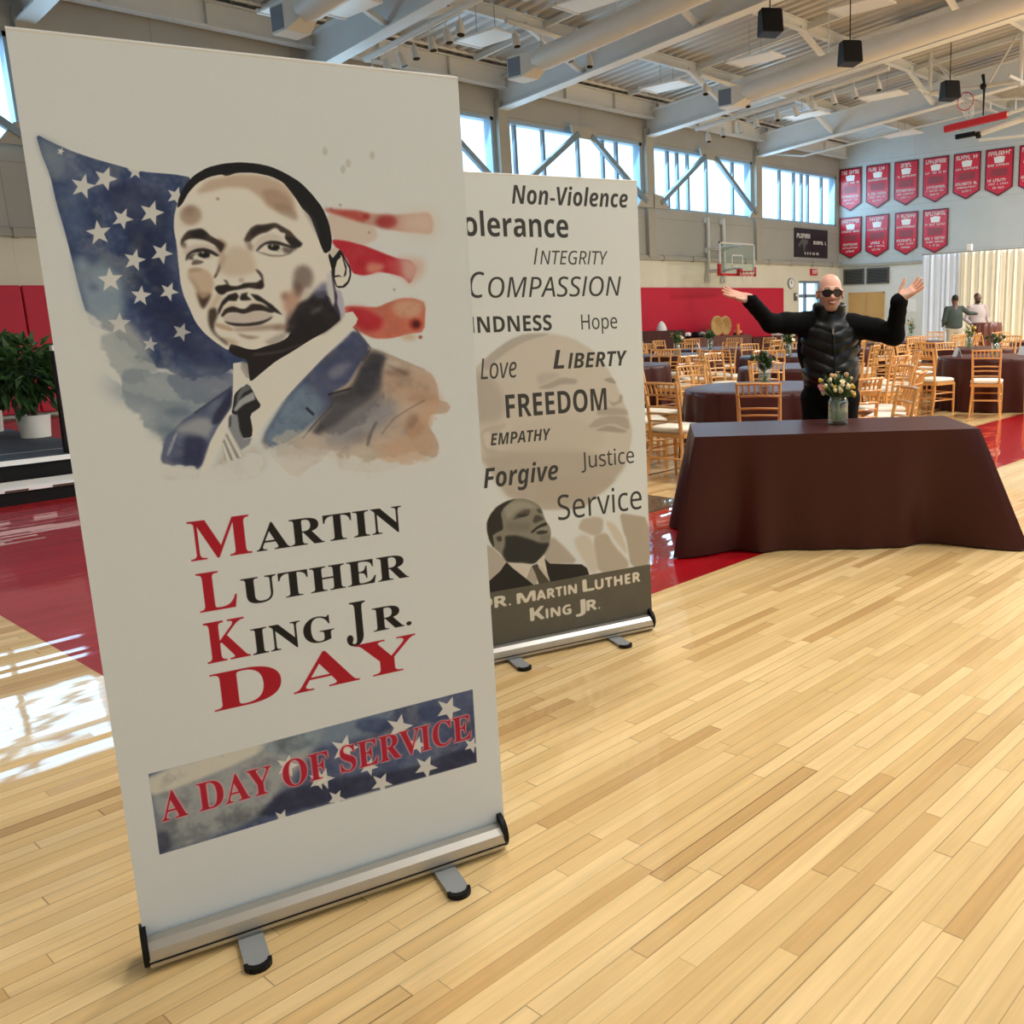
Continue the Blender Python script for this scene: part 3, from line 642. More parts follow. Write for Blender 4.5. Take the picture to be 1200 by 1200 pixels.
M['cloth_rust'] = mat('brown_satin_tablecloth', (96, 50, 40), .4, var=.1, scale=3)
M['leaf'] = mat('dark_green_leaf', (52, 84, 40), .5, var=.35, scale=14)
M['stem'] = mat('green_stem', (92, 128, 62), .5, var=.2, scale=20)
M['petal_cream'] = mat('cream_petal', (236, 222, 178), .6, var=.1, scale=30)
M['petal_yellow'] = mat('yellow_petal', (214, 176, 70), .6, var=.12, scale=30)
M['tulip_dark'] = mat('dark_plum_petal', (58, 36, 46), .5, var=.15, scale=30); M['petal_pink'] = mat('pink_petal', (226, 140, 176), .6, var=.12, scale=30)
M['petal_peach'] = mat('peach_petal', (226, 176, 130), .6, var=.12, scale=30)
M['trunk'] = mat('brown_woody_stem', (84, 60, 44), .7, var=.2)
M['soil'] = mat('dark_soil', (48, 36, 28), .9, var=.3, scale=40)
M['pot'] = mat('white_glazed_pot', (226, 222, 214), .35, var=.03)
M['stage_deck'] = mat('charcoal_stage_deck', (46, 53, 63), .7, var=.12, scale=5)
M['card'] = mat('white_card', (240, 240, 236), .6, var=.02)
M['straw'] = mat('tan_woven_straw', (196, 158, 100), .8, var=.25, scale=25, bump=.4, bscale=60)
M['orange_wax'] = mat('orange_wax', (224, 120, 66), .4, var=.1)
M['pewter'] = mat('dull_pewter', (150, 146, 140), .35, .6, var=.15)
M['door_wood'] = mat('tan_door_veneer', (206, 160, 92), .45, var=.12, scale=3)
M['vent'] = mat('dark_grille', (92, 92, 88), .5, var=.1)
M['grille'] = mat('blue_grey_grille', (104, 112, 124), .5, var=.08)
M['duct'] = mat('pale_duct_paint', (212, 210, 204), .5, var=.07, scale=2)
M['poster'] = mat('black_vinyl_poster', (26, 26, 34), .45, var=.1)
M['exit_red'] = mat('exit_sign_red', (206, 40, 44), .4, var=.05)
M['curtain_white'] = mat('white_drape_cloth', (222, 235, 252), .85, var=.04, scale=2)
M['curtain_cream'] = mat('cream_drape_cloth', (238, 233, 214), .85, var=.07, scale=1.2)

def glass_mat(name, tint, gloss=.12):
    m = bpy.data.materials.new(name); m.use_nodes = True; t = NT(m)
    out = [n for n in t.n if n.type == 'OUTPUT_MATERIAL'][0]; t.n.remove(t.b)
    tr = t.new('ShaderNodeBsdfTransparent'); tr.inputs[0].default_value = tint + (1,)
    gl = t.new('ShaderNodeBsdfGlossy'); gl.inputs['Roughness'].default_value = .03
    fr = t.new('ShaderNodeLayerWeight')
    mx = t.new('ShaderNodeMixShader'); f = t.m('MULTIPLY_ADD', t.m('POWER', fr.outputs['Facing'], 4.0), .5, gloss * .1 + .02)
    t.l.new(f, mx.inputs[0]); t.l.new(tr.outputs[0], mx.inputs[1]); t.l.new(gl.outputs[0], mx.inputs[2]); t.l.new(mx.outputs[0], out.inputs[0])
    return m
M['pane'] = glass_mat('window_glass', (.97, .985, 1.0))
M['glass'] = glass_mat('clear_vase_glass', (.94, .975, .95), 1.1)
M['board_glass'] = glass_mat('backboard_glass', (.86, .92, .9), .4)

# floor: narrow maple boards along X, red painted band, dark court paint
def floor_mat():
    m = bpy.data.materials.new('lacquered_maple_court'); m.use_nodes = True; t = NT(m)
    X, Y, Z = t.xyz(t.coord())
    W = .057
    yr = t.m('DIVIDE', Y, W); row = t.m('FLOOR', yr); fy = t.m('FRACT', yr)
    wn = t.new('ShaderNodeTexWhiteNoise', noise_dimensions='2D'); t.l.new(t.comb(row, 3.7), wn.inputs['Vector'])
    rr = wn.outputs['Value']
    xs = t.m('DIVIDE', t.m('MULTIPLY_ADD', rr, 9.0, X), t.m('MULTIPLY_ADD', rr, .5, .62)); cell = t.m('FLOOR', xs); fx = t.m('FRACT', xs)
    wc = t.new('ShaderNodeTexWhiteNoise', noise_dimensions='2D'); t.l.new(t.comb(row, cell), wc.inputs['Vector'])
    rv = wc.outputs['Value']; rc = t.xyz(wc.outputs['Color'])
    ramp = t.new('ShaderNodeValToRGB'); t.l.new(rv, ramp.inputs[0]); e = ramp.color_ramp.elements
    e[0].position = 0; e[0].color = srgb((204, 162, 104)) + (1,); e[1].position = 1; e[1].color = srgb((246, 212, 152)) + (1,)
    for p, c in ((.03, (214, 172, 112)), (.15, (228, 190, 128)), (.6, (238, 202, 140))):
        k = e.new(p); k.color = srgb(c) + (1,)
    grain = t.noise(t.comb(t.m('MULTIPLY_ADD', rv, 40.0, t.m('MULTIPLY', X, 2.2)), t.m('MULTIPLY', Y, 46.0)), 1.0, 5, .6)
    g = t.m('MULTIPLY_ADD', grain, .42, .79)
    col = t.mix(1.0, ramp.outputs[0], t.comb(g, g, g), 'MULTIPLY')
    blotch = t.m('MULTIPLY_ADD', t.noise(t.comb(t.m('MULTIPLY', X, 1.0), t.m('MULTIPLY', Y, 4.0)), 1.4, 3), .24, .88)
    col = t.mix(1.0, col, t.comb(blotch, blotch, blotch), 'MULTIPLY')
    # joints between boards
    gapw = t.m('MULTIPLY_ADD', t.m('POWER', rc[1], 5.0), .045, .022)
    dy = t.m('MINIMUM', fy, t.m('SUBTRACT', 1.0, fy)); jy = t.m('LESS_THAN', dy, gapw)
    dx = t.m('MINIMUM', fx, t.m('SUBTRACT', 1.0, fx)); jx = t.m('LESS_THAN', dx, .0022)
    j = t.m('MULTIPLY', t.m('MAXIMUM', jy, jx), t.m('MULTIPLY_ADD', rc[2], .5, .22))
    col = t.mix(j, col, srgb((92, 60, 30)))
    # painted areas
    def rng(v, a, b): return t.m('MULTIPLY', t.m('GREATER_THAN', v, a), t.m('LESS_THAN', v, b))
    band = t.m('MULTIPLY', t.m('GREATER_THAN', X, 1.35), rng(Y, 3.35, 4.79))
    side = t.m('MULTIPLY', rng(X, 1.35, 3.9), t.m('GREATER_THAN', Y, 3.35))
    red = t.m('MAXIMUM', band, side)
    rn = t.m('MULTIPLY_ADD', rv, .16, .9)
    redc = t.mix(1.0, srgb((178, 8, 22)), t.comb(rn, rn, rn), 'MULTIPLY')
    redc = t.mix(t.m('MULTIPLY', j, .8), redc, srgb((60, 4, 8)))
    col = t.mix(red, col, redc)
    grey = t.m('MULTIPLY', rng(X, 3.9, 5.85), t.m('GREATER_THAN', Y, 4.79))
    col = t.mix(grey, col, srgb((84, 80, 68)))
    line = t.m('MAXIMUM', t.m('MULTIPLY', rng(Y, 4.79, 4.83), rng(X, 3.9, 6.6)), t.m('MULTIPLY', rng(Y, 5.95, 6.0), t.m('GREATER_THAN', X, 5.85)))
    col = t.mix(line, col, srgb((34, 26, 22)))
    line2 = t.m('MULTIPLY', rng(Y, 4.79, 4.83), t.m('GREATER_THAN', X, 6.6))
    col = t.mix(line2, col, srgb((206, 170, 110)))
    t.l.new(col, t.b.inputs['Base Color'])
    t.b.inputs['Roughness'].default_value = .5; t.b.inputs['Specular IOR Level'].default_value = .08
    t.b.inputs['Coat Weight'].default_value = .95; t.b.inputs['Coat Roughness'].default_value = .045; t.b.inputs['Coat IOR'].default_value = 1.55
    # each board sits at a slightly different tilt, which breaks reflections into streaks
    tilt = t.m('MULTIPLY', t.m('SUBTRACT', fy, .5), t.m('SUBTRACT', rc[0], .5))
    wav = t.noise(t.comb(t.m('MULTIPLY', X, 3.0), t.m('MULTIPLY', Y, 6.0)), 1.0, 2)
    h = t.m('ADD', t.m('MULTIPLY', tilt, .0019), t.m('MULTIPLY', wav, .0006))
    bp = t.new('ShaderNodeBump'); bp.inputs['Strength'].default_value = 1.0; bp.inputs['Distance'].default_value = 1.0
    t.l.new(h, bp.inputs['Height']); t.l.new(bp.outputs[0], t.b.inputs['Coat Normal'])
    return m
M['floor'] = floor_mat()

def wall_mat(name, upper, lower, zsplit, axis, bw, bh, joint=.25, var=.12):
    m = bpy.data.materials.new(name); m.use_nodes = True; t = NT(m)
    co = t.coord(); X, Y, Z = t.xyz(co); H = X if axis == 'x' else Y
    br = t.new('ShaderNodeTexBrick'); t.l.new(t.comb(H, Z), br.inputs['Vector']); br.offset = .5 if bh < 1 else 0.0
    br.inputs['Color1'].default_value = (1, 1, 1, 1); br.inputs['Color2'].default_value = (.93, .93, .93, 1); br.inputs['Mortar'].default_value = (1 - joint,) * 3 + (1,)
    br.inputs['Scale'].default_value = 1.0; br.inputs['Brick Width'].default_value = bw; br.inputs['Row Height'].default_value = bh
    br.inputs['Mortar Size'].default_value = .012; br.inputs['Mortar Smooth'].default_value = .3
    n = t.m('MULTIPLY_ADD', t.noise(co, .9, 5, .6), 2 * var, 1 - var)
    up = t.mix(1.0, t.mix(1.0, srgb(upper), t.comb(n, n, n), 'MULTIPLY'), br.outputs[0], 'MULTIPLY')
    lo = t.mix(1.0, srgb(lower), t.comb(n, n, n), 'MULTIPLY')
    lo = t.mix(.35, lo, t.mix(1.0, lo, br.outputs[0], 'MULTIPLY'))
    col = t.mix(t.m('GREATER_THAN', Z, zsplit), lo, up)
    t.l.new(col, t.b.inputs['Base Color']); t.b.inputs['Roughness'].default_value = .75; t.b.inputs['Specular IOR Level'].default_value = .3
    t.bump(t.noise(co, 18, 4), .15, .01)
    return m
M['wall_left'] = wall_mat('grey_block_and_cream_paint', (172, 170, 163), (226, 220, 200), 3.17, 'x', 2.82, 1.1)
M['wall_far'] = wall_mat('cast_concrete_and_pale_paint', (196, 202, 202), (222, 222, 216), 3.15, 'y', 4.2, 1.75, .2)
M['pilaster'] = mat('grey_column_paint', (168, 164, 152), .7, var=.06)

def deck_mat():
    m = mat('galvanised_roof_deck', (196, 192, 186), .42, .3, var=.14, scale=.8)
    return m
M['deck'] = deck_mat()
# ------------------------------------------------------------------ the room
WX1, WY1 = 33.88, 20.0
def roof(y): return 7.72 + .095 * (20 - y)
def gird(y): return 6.72 + .095 * (20 - y)
MB().box(-7, -9, -.2, WX1 + .3, WY1 + .4, 0).struct('floor', M['floor'])
WINS = [(0.9, 6.1), (6.6, 11.35), (11.9, 16.65), (17.1, 22.3), (22.75, 28.0), (28.45, 33.65)]
DX0, DX1 = 30.95, 32.6
w = MB(); y0, y1 = WY1, WY1 + .35
w.box(-4, y0, 0, DX0, y1, 4.68); w.box(DX0, y0, 2.57, DX1, y1, 4.68); w.box(DX1, y0, 0, WX1 + .3, y1, 4.68); w.box(-4, y0, 6.55, WX1 + .3, y1, roof(20))
e = [-4] + [x for p in WINS for x in p] + [WX1 + .3]
for i in range(0, len(e), 2): w.box(e[i], y0, 4.68, e[i + 1], y1, 6.55)
w.struct('wall_left', M['wall_left'])
fw = MB(); pts = [(WY1 + .35, 0), (WY1 + .35, roof(20)), (4.0, roof(4)), (4.0, 0)]
fw.prism(pts, WX1, WX1 + .3, lambda a, b, z: (z, a, b)).struct('wall_far', M['wall_far'])
# the two walls behind and beside the viewer; the side wall has a long band of windows like the opposite one
b = MB(); b.box(-4.3, -9.3, 0, WX1 + .3, -9.0, 5.0); b.box(-4.3, -9.3, 6.9, WX1 + .3, -9.0, roof(-9) + .2); b.struct('wall_right', M['wall_left'])
MB().prism([(WY1 + .35, 0), (WY1 + .35, roof(20)), (-9.3, roof(-9.3)), (-9.3, 0)], -4.3, -4.0, lambda a, c, z: (z, a, c)).struct('wall_back', M['wall_far'])
MB().prism([(4.0, 0), (4.0, roof(4)), (-9.3, roof(-9.3)), (-9.3, 0)], WX1, WX1 + .3, lambda a, c, z: (z, a, c)).struct('wall_far_side', M['wall_far'])
# roof deck, ribs running across the hall
dk = MB(); x = -4.3; prof = []
while x < WX1 + .3:
    prof += [(x, 0), (x + .13, 0), (x + .17, .075), (x + .27, .075)]; x += .31
prof.append((x, 0)); n = len(prof)
for yy in (20.35, -9.3): dk.v += [(a, yy, roof(yy) + b) for a, b in prof]
dk.f += [(i, i + 1, n + i + 1, n + i) for i in range(n - 1)]
dk.v += [(-4.3, 20.35, roof(20.35) + .25), (x, 20.35, roof(20.35) + .25), (x, -9.3, roof(-9.3) + .25), (-4.3, -9.3, roof(-9.3) + .25)]
dk.f.append((2 * n + 3, 2 * n + 2, 2 * n + 1, 2 * n))
dk.struct('ceiling', M['deck'])
def ibeam(mb, p, q, h, wdt, up=(0, 0, 1)):
    p = Vector(p); q = Vector(q); u = Vector((0, 0, 1)); 
    mb.bar(p, q, .025, h); mb.bar(p + u * (h / 2), q + u * (h / 2), wdt, .035); mb.bar(p - u * (h / 2), q - u * (h / 2), wdt, .035)
COLS = [6.35, 11.62, 16.87, 22.52, 28.22]
for k, cx in enumerate(COLS):
    g = MB(); ibeam(g, (cx, 19.95, gird(19.95) + .34), (cx, -4.5, gird(-4.5) + .34), .68, .3)
    g.struct('trim_girder_%d' % (k + 1), M['beam'])
    MB().box(cx - .17, 19.86, 3.2, cx + .17, 20.02, 6.95).struct('trim_column_%d' % (k + 1), M['pilaster'])
for k, yy in enumerate((16.9, 13.4, 9.9, 6.4, 2.9)):
    g = MB(); z = roof(yy) - .13; ibeam(g, (-3, yy, z), (WX1, yy, z), .22, .14); g.struct('trim_purlin_%d' % (k + 1), M['beam'])
g = MB(); ibeam(g, (-3, 19.72, 7.44), (WX1, 19.72, 7.44), .46, .26); g.tube([(-3, 19.5, 7.78), (WX1, 19.5, 7.78)], .05, 6)
for xx in np.arange(-2, 33, 1.9): g.box(xx - .01, 19.6, 7.24, xx + .01, 19.84, 7.66)
g.struct('trim_eave_beam', M['beam'])
for k, cx in enumerate(COLS):          # knee braces from each girder up to the purlins
    g = MB()
    for yy in (16.9, 13.4, 9.9):
        for s in (-1, 1): g.bar((cx + s * .05, yy, gird(yy) + .1), (cx + s * 1.75, yy, roof(yy) - .2), .12, .1)
    g.struct('trim_knee_brace_%d' % (k + 1), M['beam'])
for k in range(5):                     # light rods midway, parallel to the girders
    cx = (3.6, 9.0, 14.25, 19.7, 25.4)[k] + 1.45
    MB().bar((cx, 19.4, roof(19.4) - .12), (cx, -4, roof(-4) - .12), .07, .12).struct('trim_sub_purlin_%d' % (k + 1), M['beam'])
# windows
MULL = [(2.2, 3.5, 4.6), (7.8, 9.0, 10.2), (13.1, 14.6, 15.45), (17.48, 18.48, 19.79, 20.79, 21.37), (23.69, 24.16, 24.68, 25.64, 27.09), (28.6, 29.94, 30.89, 31.42, 31.85, 32.84)]
for k, (a, b) in enumerate(WINS):
    z0, z1 = 4.68, 6.55; yf = 20.2
    f = MB(); t = .09
    f.box(a, 20.02, z1 - t, b, 20.3, z1); f.box(a, 20.02, z0, b, 20.3, z0 + .06); f.box(a, 20.02, z0, a + t, 20.3, z1); f.box(b - t, 20.02, z0, b, 20.3, z1)
    win = f.struct('window_%d' % (k + 1), M['frame_blue'])
    for xm in MULL[k]: MB().box(xm - .045, yf - .05, z0 + .06, xm + .045, yf + .05, z1 - t).build('mullion', M['mullion'], win)
    MB().box(a + t, yf - .004, z0 + .06, b - t, yf + .004, z1 - t).build('glass_pane', M['pane'], win)
    if k != 5:
        m_ = (a + b) / 2; br = MB(); yb = 19.8
        br.bar((a + .1, yb, z0 + .14), (m_ - .25, yb, z1 - .12), .13, .13); br.bar((b - .1, yb, z0 + .14), (m_ + .25, yb, z1 - .12), .13, .13)
        br.struct('trim_brace_%d' % (k + 1), M['mullion'])
        gp = MB(); fn = lambda x, z, y: (x, y, z)
        gp.prism([(m_ - .55, z1 + .1), (m_ + .55, z1 + .1), (m_ + .38, z1 - .3), (m_ + .2, z1 - .22), (m_ - .2, z1 - .22), (m_ - .38, z1 - .3)], yb - .03, yb + .03, fn)
        gp.prism([(b - .5, z0 - .02), (b + .2, z0 - .02), (b + .2, z0 + .4), (b - .2, z0 + .35)], yb - .03, yb + .03, fn)
        gp.prism([(a + .5, z0 - .02), (a + .2, z0 + .35), (a - .2, z0 + .4), (a - .2, z0 - .02)], yb - .03, yb + .03, fn)
        gp.struct('trim_gusset_%d' % (k + 1), M['pilaster'])
# raceway along both walls
r = MB(); r.box(-4, 19.9, 3.14, WX1, 20.0, 3.26)
for xx in np.arange(-3, 33.5, 1.45): r.box(xx - .05, 19.87, 3.12, xx + .05, 20, 3.28)
r.struct('trim_raceway', M['pilaster'])
MB().box(WX1 - .08, 8, 3.1, WX1, 20, 3.2).struct('trim_raceway_far', M['pilaster'])
# glazed door with transom in the window wall
d = MB(); yb = 20.12
for q in ((DX0, 0, DX0 + .08, 2.57), (DX1 - .08, 0, DX1, 2.57), (DX0, 2.49, DX1, 2.57), (DX0, 1.95, DX1, 2.07), (DX0 + .55, 0, DX0 + .63, 2.5), (DX0 + .08, 0, DX1 - .08, .25)):
    d.box(q[0], yb - .05, q[1], q[2], yb + .05, q[3])
dr = d.struct('door_1', M['mullion'])
MB().box(DX0 + .08, yb - .005, .25, DX1 - .08, yb + .005, 2.5).build('glass_pane', M['pane'], dr)
MB().tube([(DX0 + 1.0, yb - .09, .95), (DX0 + 1.4, yb - .09, .95)], .02, 8).build('push_bar', M['alu'], dr)
# tan double door in the far wall
XF = WX1
d = MB(); d.box(XF - .05, 17.95, 0, XF, 18.0, 2.1); d.box(XF - .05, 19.46, 0, XF, 19.51, 2.1); d.box(XF - .05, 17.95, 2.05, XF, 19.51, 2.1)
dr = d.struct('door_2', M['door_wood'])
MB().box(XF - .04, 18.0, 0, XF - .005, 18.725, 2.05).build('door_leaf', M['door_wood'], dr)
MB().box(XF - .04, 18.735, 0, XF - .005, 19.46, 2.05).build('door_leaf', M['door_wood'], dr)
MB().bar((XF - .08, 18.65, 1.0), (XF - .08, 18.1, 1.0), .03, .05).build('push_bar', M['alu'], dr)

for k, (x, y) in enumerate(FILL_LAMPS):     # housings added over the unseen fill lamps
    b = MB(); b.box(x - .7, y - .4, 7.77, x + .7, y + .4, 7.86)
    for i in (-.6, .6): b.bar((x + i, y, 7.86), (x + i, y, roof(y) + .02), .02)
    b.struct('trim_fill_housing_%d' % (k + 1), M['white_steel'])
# ------------------------------------------------------------------ things under the roof
def duct(x, yend, zend, lab, sl=None):
    t = thing('air_duct', lab, 'duct', (x, yend, zend), 0, 'round air ducts under the roof')
    b = MB(); L = yend + 4.6; dz = min(.095 * L, roof(yend - L) - zend - .4)
    b.tube([(0, -.7, .07), (0, -.95, .09), (0, -L, dz)], [.19, .225, .225], 20); b.build('pipe', M['duct'], t, SM)
    c = MB(); s = .22; c.v = [(i * s, -.45, j * s) for i, j in ((-1, -1), (1, -1), (1, 1), (-1, 1))] + [(i * .14, -.85, .07 + j * .14) for i, j in ((-1, -1), (1, -1), (1, 1), (-1, 1))]
    c.f = [(0, 1, 5, 4), (1, 2, 6, 5), (2, 3, 7, 6), (3, 0, 4, 7), (4, 5, 6, 7)]; c.box(-s, -.45, -s, s, 0, s); c.build('outlet_box', M['duct'], t)
    gm = MB(); gm.box(-s - .012, -.4, -s + .04, -s, -.03, s - .04)
    gr = gm.build('grille', M['grille'], t)
    MB().tube([(0, -3.0, .3), (0, -3.0, roof(yend - 3) - zend)], .012, 5).build('hanger', M['beam'], t); 
    return t
duct(9.0, 16.1, 6.47, 'pale round air duct with square outlet nearest the upper left corner')
duct(14.25, 16.3, 6.62, 'pale round air duct whose square outlet hangs above the words banner')
duct(19.8, 15.0, 6.63, 'pale round air duct behind the third roof girder from the left')
duct(23.15, 12.0, 8.14, 'pale round air duct with square outlet close under the roof at the upper right')

def panel(x, y, lab):
    z = 6.95 + .095 * (20 - y)
    t = thing('hanging_panel', lab, 'ceiling panel', (x, y, z), 0, 'white panels hung under the roof deck')
    b = MB(); b.box(-.34, -.66, 0, .34, .66, .05); b.build('panel', M['white'], t, None, .012)
    e = MB(); e.box(-.36, .6, -.012, .36, .68, .07); e.build('end_cap', M['white_steel'], t)
    for i in (-.25, .25):
        MB().tube([(i, 0, .05), (i, 0, roof(y) - z)], .008, 5).build('hanger_wire', M['grey_plastic'], t)
for x, y, lab in ((10.0, 17.5, 'white hanging panel cut by the top edge left of the first girder'), (10.75, 16.9, 'small white hanging panel just right of the upper left air duct'),
    (14.35, 14.15, 'white hanging panel at the top edge left of the second girder'), (13.9, 16.75, 'glossy white hanging panel behind the four spotlights above the banners'),
    (20.2, 14.3, 'white hanging panel below the topmost black loudspeaker'), (19.4, 10.95, 'white hanging panel at the top edge above the middle loudspeaker'),
    (19.9, 16.9, 'white hanging panel beside the short spotlight pipe over the windows'), (26.3, 14.1, 'white hanging panel beside the knee brace of the fourth girder'),
    (25.95, 16.5, 'white hanging panel above the last windows before the far wall'), (28.6, 11.9, 'white hanging panel inside the frame of the folded hoop'), (31.4, 16.1, 'white hanging panel nearest the far wall above the red banners')):
    panel(x, y, lab)

def spot(x, y, z, lab, grp, tilt):
    t = thing('spotlight', lab, 'spotlight', (x, y, z), 0, grp)
    MB().tube([(0, 0, 0), (0, 0, -.16)], .014, 6).build('stem', M['white_steel'], t)
    d = Vector((math.sin(tilt) * .5, -.25, -1)).normalized(); p = Vector((0, 0, -.16))
    hd = MB().tube([p - d * .02, p + d * .06, p + d * .24], [.05, .075, .085], 12).build('lamp_head', M['white_steel'], t, SM)
    MB().lathe([(0, 0), (.07, 0), (.07, .006), (0, .006)], (0, 0, 0), 12).build('lens', M['black'], hd)
    l = hd.children[0]; l.matrix_local = Matrix.Translation(p + d * .236) @ d.to_track_quat('Z', 'Y').to_matrix().to_4x4()
def track(name, p, q, ts, lab, slab, grp, r=.06):
    p = Vector(p); q = Vector(q)
    t = MB().tube([p, q], r, 10).build(name, M['white_steel'], None, SM); tag(t, lab, 'lighting pipe')
    words = ('first', 'second', 'third', 'fourth', 'fifth', 'sixth', 'seventh', 'eighth', 'ninth', 'tenth')
    for i, u in enumerate(ts):
        c = p.lerp(q, u); spot(c.x, c.y, c.z - r, slab % words[i], grp, random.uniform(-.6, .6))
track('light_pipe', (11.75, 18.0, gird(18.0) - .2), (11.75, 12, gird(12) - .2), (.04, .12, .2, .28, .37, .45, .52), 'white lighting pipe under the girder above the flag banner', '%s spotlight from the wall on the pipe above the flag banner', 'spotlights over the flag banner')
track('light_pipe', (13.61, 15.76, 7.36), (16.3, 15.92, 7.36), (.08, .36, .66, .92), 'short cream lighting pipe hung left of the second girder', '%s spotlight from the left on the short pipe left of the second girder', 'spotlights on the short left pipe')
track('light_pipe', (22.68, 18.2, gird(18.2) - .16), (22.68, 12.0, gird(12.0) - .16), (.07, .16, .25, .34, .46, .55, .64, .74, .84, .95), 'long white lighting pipe under the girder in the middle of the windows', '%s spotlight from the wall on the long middle pipe', 'spotlights on the long middle pipe')
track('light_pipe', (19.88, 15.79, 7.36), (22.2, 15.92, 7.36), (.1, .4, .68, .95), 'short cream lighting pipe hung above the middle windows', '%s spotlight from the left on the short pipe above the middle windows', 'spotlights on the short middle pipe')
MB().tube([(28.9, 19.9, 6.9), (28.9, 18.5, 6.66), (28.9, 12, 7.2)], .035, 6).struct('trim_conduit', M['white_steel'])
for x, y, z, lab in ((17.0, 11.8, 7.05), (20.2, 11.7, 7.0), (25.4, 11.7, 7.0)) and ((16.0, 10.98, 6.85, 'black loudspeaker hung highest, at the top edge beside the second girder'), (18.3, 10.58, 6.64, 'black loudspeaker hung above the pipe of spotlights in the middle'), (23.9, 10.94, 6.81, 'black loudspeaker hung behind the frame of the folded hoop')):
    t = thing('loudspeaker', lab, 'loudspeaker', (x, y, z), .9, 'black loudspeakers under the roof')
    b = MB(); b.prism([(-.25, -.22), (.25, -.22), (.15, .22), (-.15, .22)], -.18, .2, lambda a, c, h: (a * (1 - .5 * max(h, 0)), h, c)); b.build('cabinet', M['black'], t, None, .02)
    MB().prism([(-.22, -.2), (.22, -.2), (.135, .2), (-.135, .2)], -.2, -.18, lambda a, c, h: (a, h, c)).build('speaker_grille', M['black_steel'], t)
    MB().tube([(0, 0, .21), (0, 0, roof(y) - z)], .012, 5).build('hanger', M['black_steel'], t)
# basketball goal folded up under the roof
t = thing('folded_basketball_goal', 'white steel frame with basketball hoop folded up under the roof', 'basketball hoop', (26.4, 11.5, 6.9))
o = Vector((26.4, 11.5, 6.9)); P = lambda x, y, z: Vector((x, y, z)) - o
f = MB()
for a, b, r in (((26.4, 12.68, 9.2), (26.4, 12.68, 7.3), .06), ((26.4, 10.1, 9.4), (26.4, 10.1, 7.15), .06), ((26.4, 12.85, 7.41), (26.4, 10.1, 7.28), .055), ((26.4, 12.66, 8.35), (26.4, 11.9, 7.42), .03), ((26.4, 12.66, 8.3), (26.4, 11.6, 7.36), .03),
    ((26.4, 10.2, 8.5), (26.4, 11.0, 7.32), .03), ((26.4, 12.2, 7.38), (26.4, 10.5, 6.45), .05), ((26.6, 11.4, 6.14), (26.6, 9.8, 6.42), .09), ((26.7, 11.3, 6.0), (26.7, 9.4, 5.92), .035), ((25.6, 10.1, 7.3), (27.2, 10.1, 7.3), .04), ((25.6, 12.68, 7.4), (27.2, 12.68, 7.4), .04),
    ((26.4, 10.5, 6.5), (26.4, 9.3, 6.7), .05), ((26.4, 10.9, 6.95), (26.4, 9.3, 6.75), .03), ((26.4, 10.9, 6.95), (26.4, 10.9, 6.7), .02), ((26.4, 10.2, 6.9), (26.4, 10.2, 6.6), .02), ((26.4, 9.9, 6.3), (26.4, 9.9, 7.2), .03)):
    f.tube([P(*a), P(*b)], r, 8)
f.build('frame', M['white_steel'], t, SM)
b = MB(); b.bar(P(26.4, 12.2, 6.36), P(26.4, 10.42, 6.5), .14, .17); b.build('red_edge_pad', M['red_paint'], t)
b = MB(); b.bar(P(27.0, 12.2, 6.46), P(27.0, 10.42, 6.6), 1.1, .04); b.build('backboard', M['board_glass'], t)
b = MB(); c = P(26.25, 11.55, 6.98); b.tube([c + Vector((0, .23 * math.cos(a), .23 * math.sin(a))) for a in np.linspace(0, 2 * PI, 21)], .014, 6, False); b.build('rim', M['red_paint'], t, SM)
nb = MB()
for k in range(10):
    a = 2 * PI * k / 10
    for dd in (.35, -.35):
        nb.tube([c + Vector((0, .23 * math.cos(a), .23 * math.sin(a))), c + Vector((.16, .18 * math.cos(a + dd), .18 * math.sin(a + dd) - .12)), c + Vector((.3, .12 * math.cos(a + 2 * dd), .12 * math.sin(a + 2 * dd) - .3))], .007, 4)
nb.build('net', M['white'], t)
b = MB(); b.bar(P(26.5, 11.9, 6.13), P(26.5, 11.35, 6.15), .12, .12); b.tube([P(26.5, 11.3, 6.1), P(26.5, 11.2, 6.1)], .09, 10); b.build('winch', M['black'], t)
b = MB(); b.tube([P(26.3, 11.1, 7.6), P(26.3, 11.05, 7.35), P(26.3, 11.05, 6.55)], [.05, .035, .02], 8); b.ball(P(26.3, 11.08, 7.3), .09, 8, 6); b.build('strap', M['black'], t, SM)
# ------------------------------------------------------------------ things on and along the walls
def pad(x0, x1, lab):
    o = MB().box(x0, 19.9, .05, x1, 19.985, 2.3).build('wall_pad', M['red_pad'], None, None, .02); tag(o, lab, 'wall padding')
pad(1.0, 3.3, 'red wall pad at the left picture edge'); pad(3.32, 5.62, 'red wall pad behind the two potted plants'); pad(5.64, 7.9, 'red wall pad beside the flag banner edge'); 
pad(16.0, 29.78, 'long red wall pad behind the food tables under the windows')
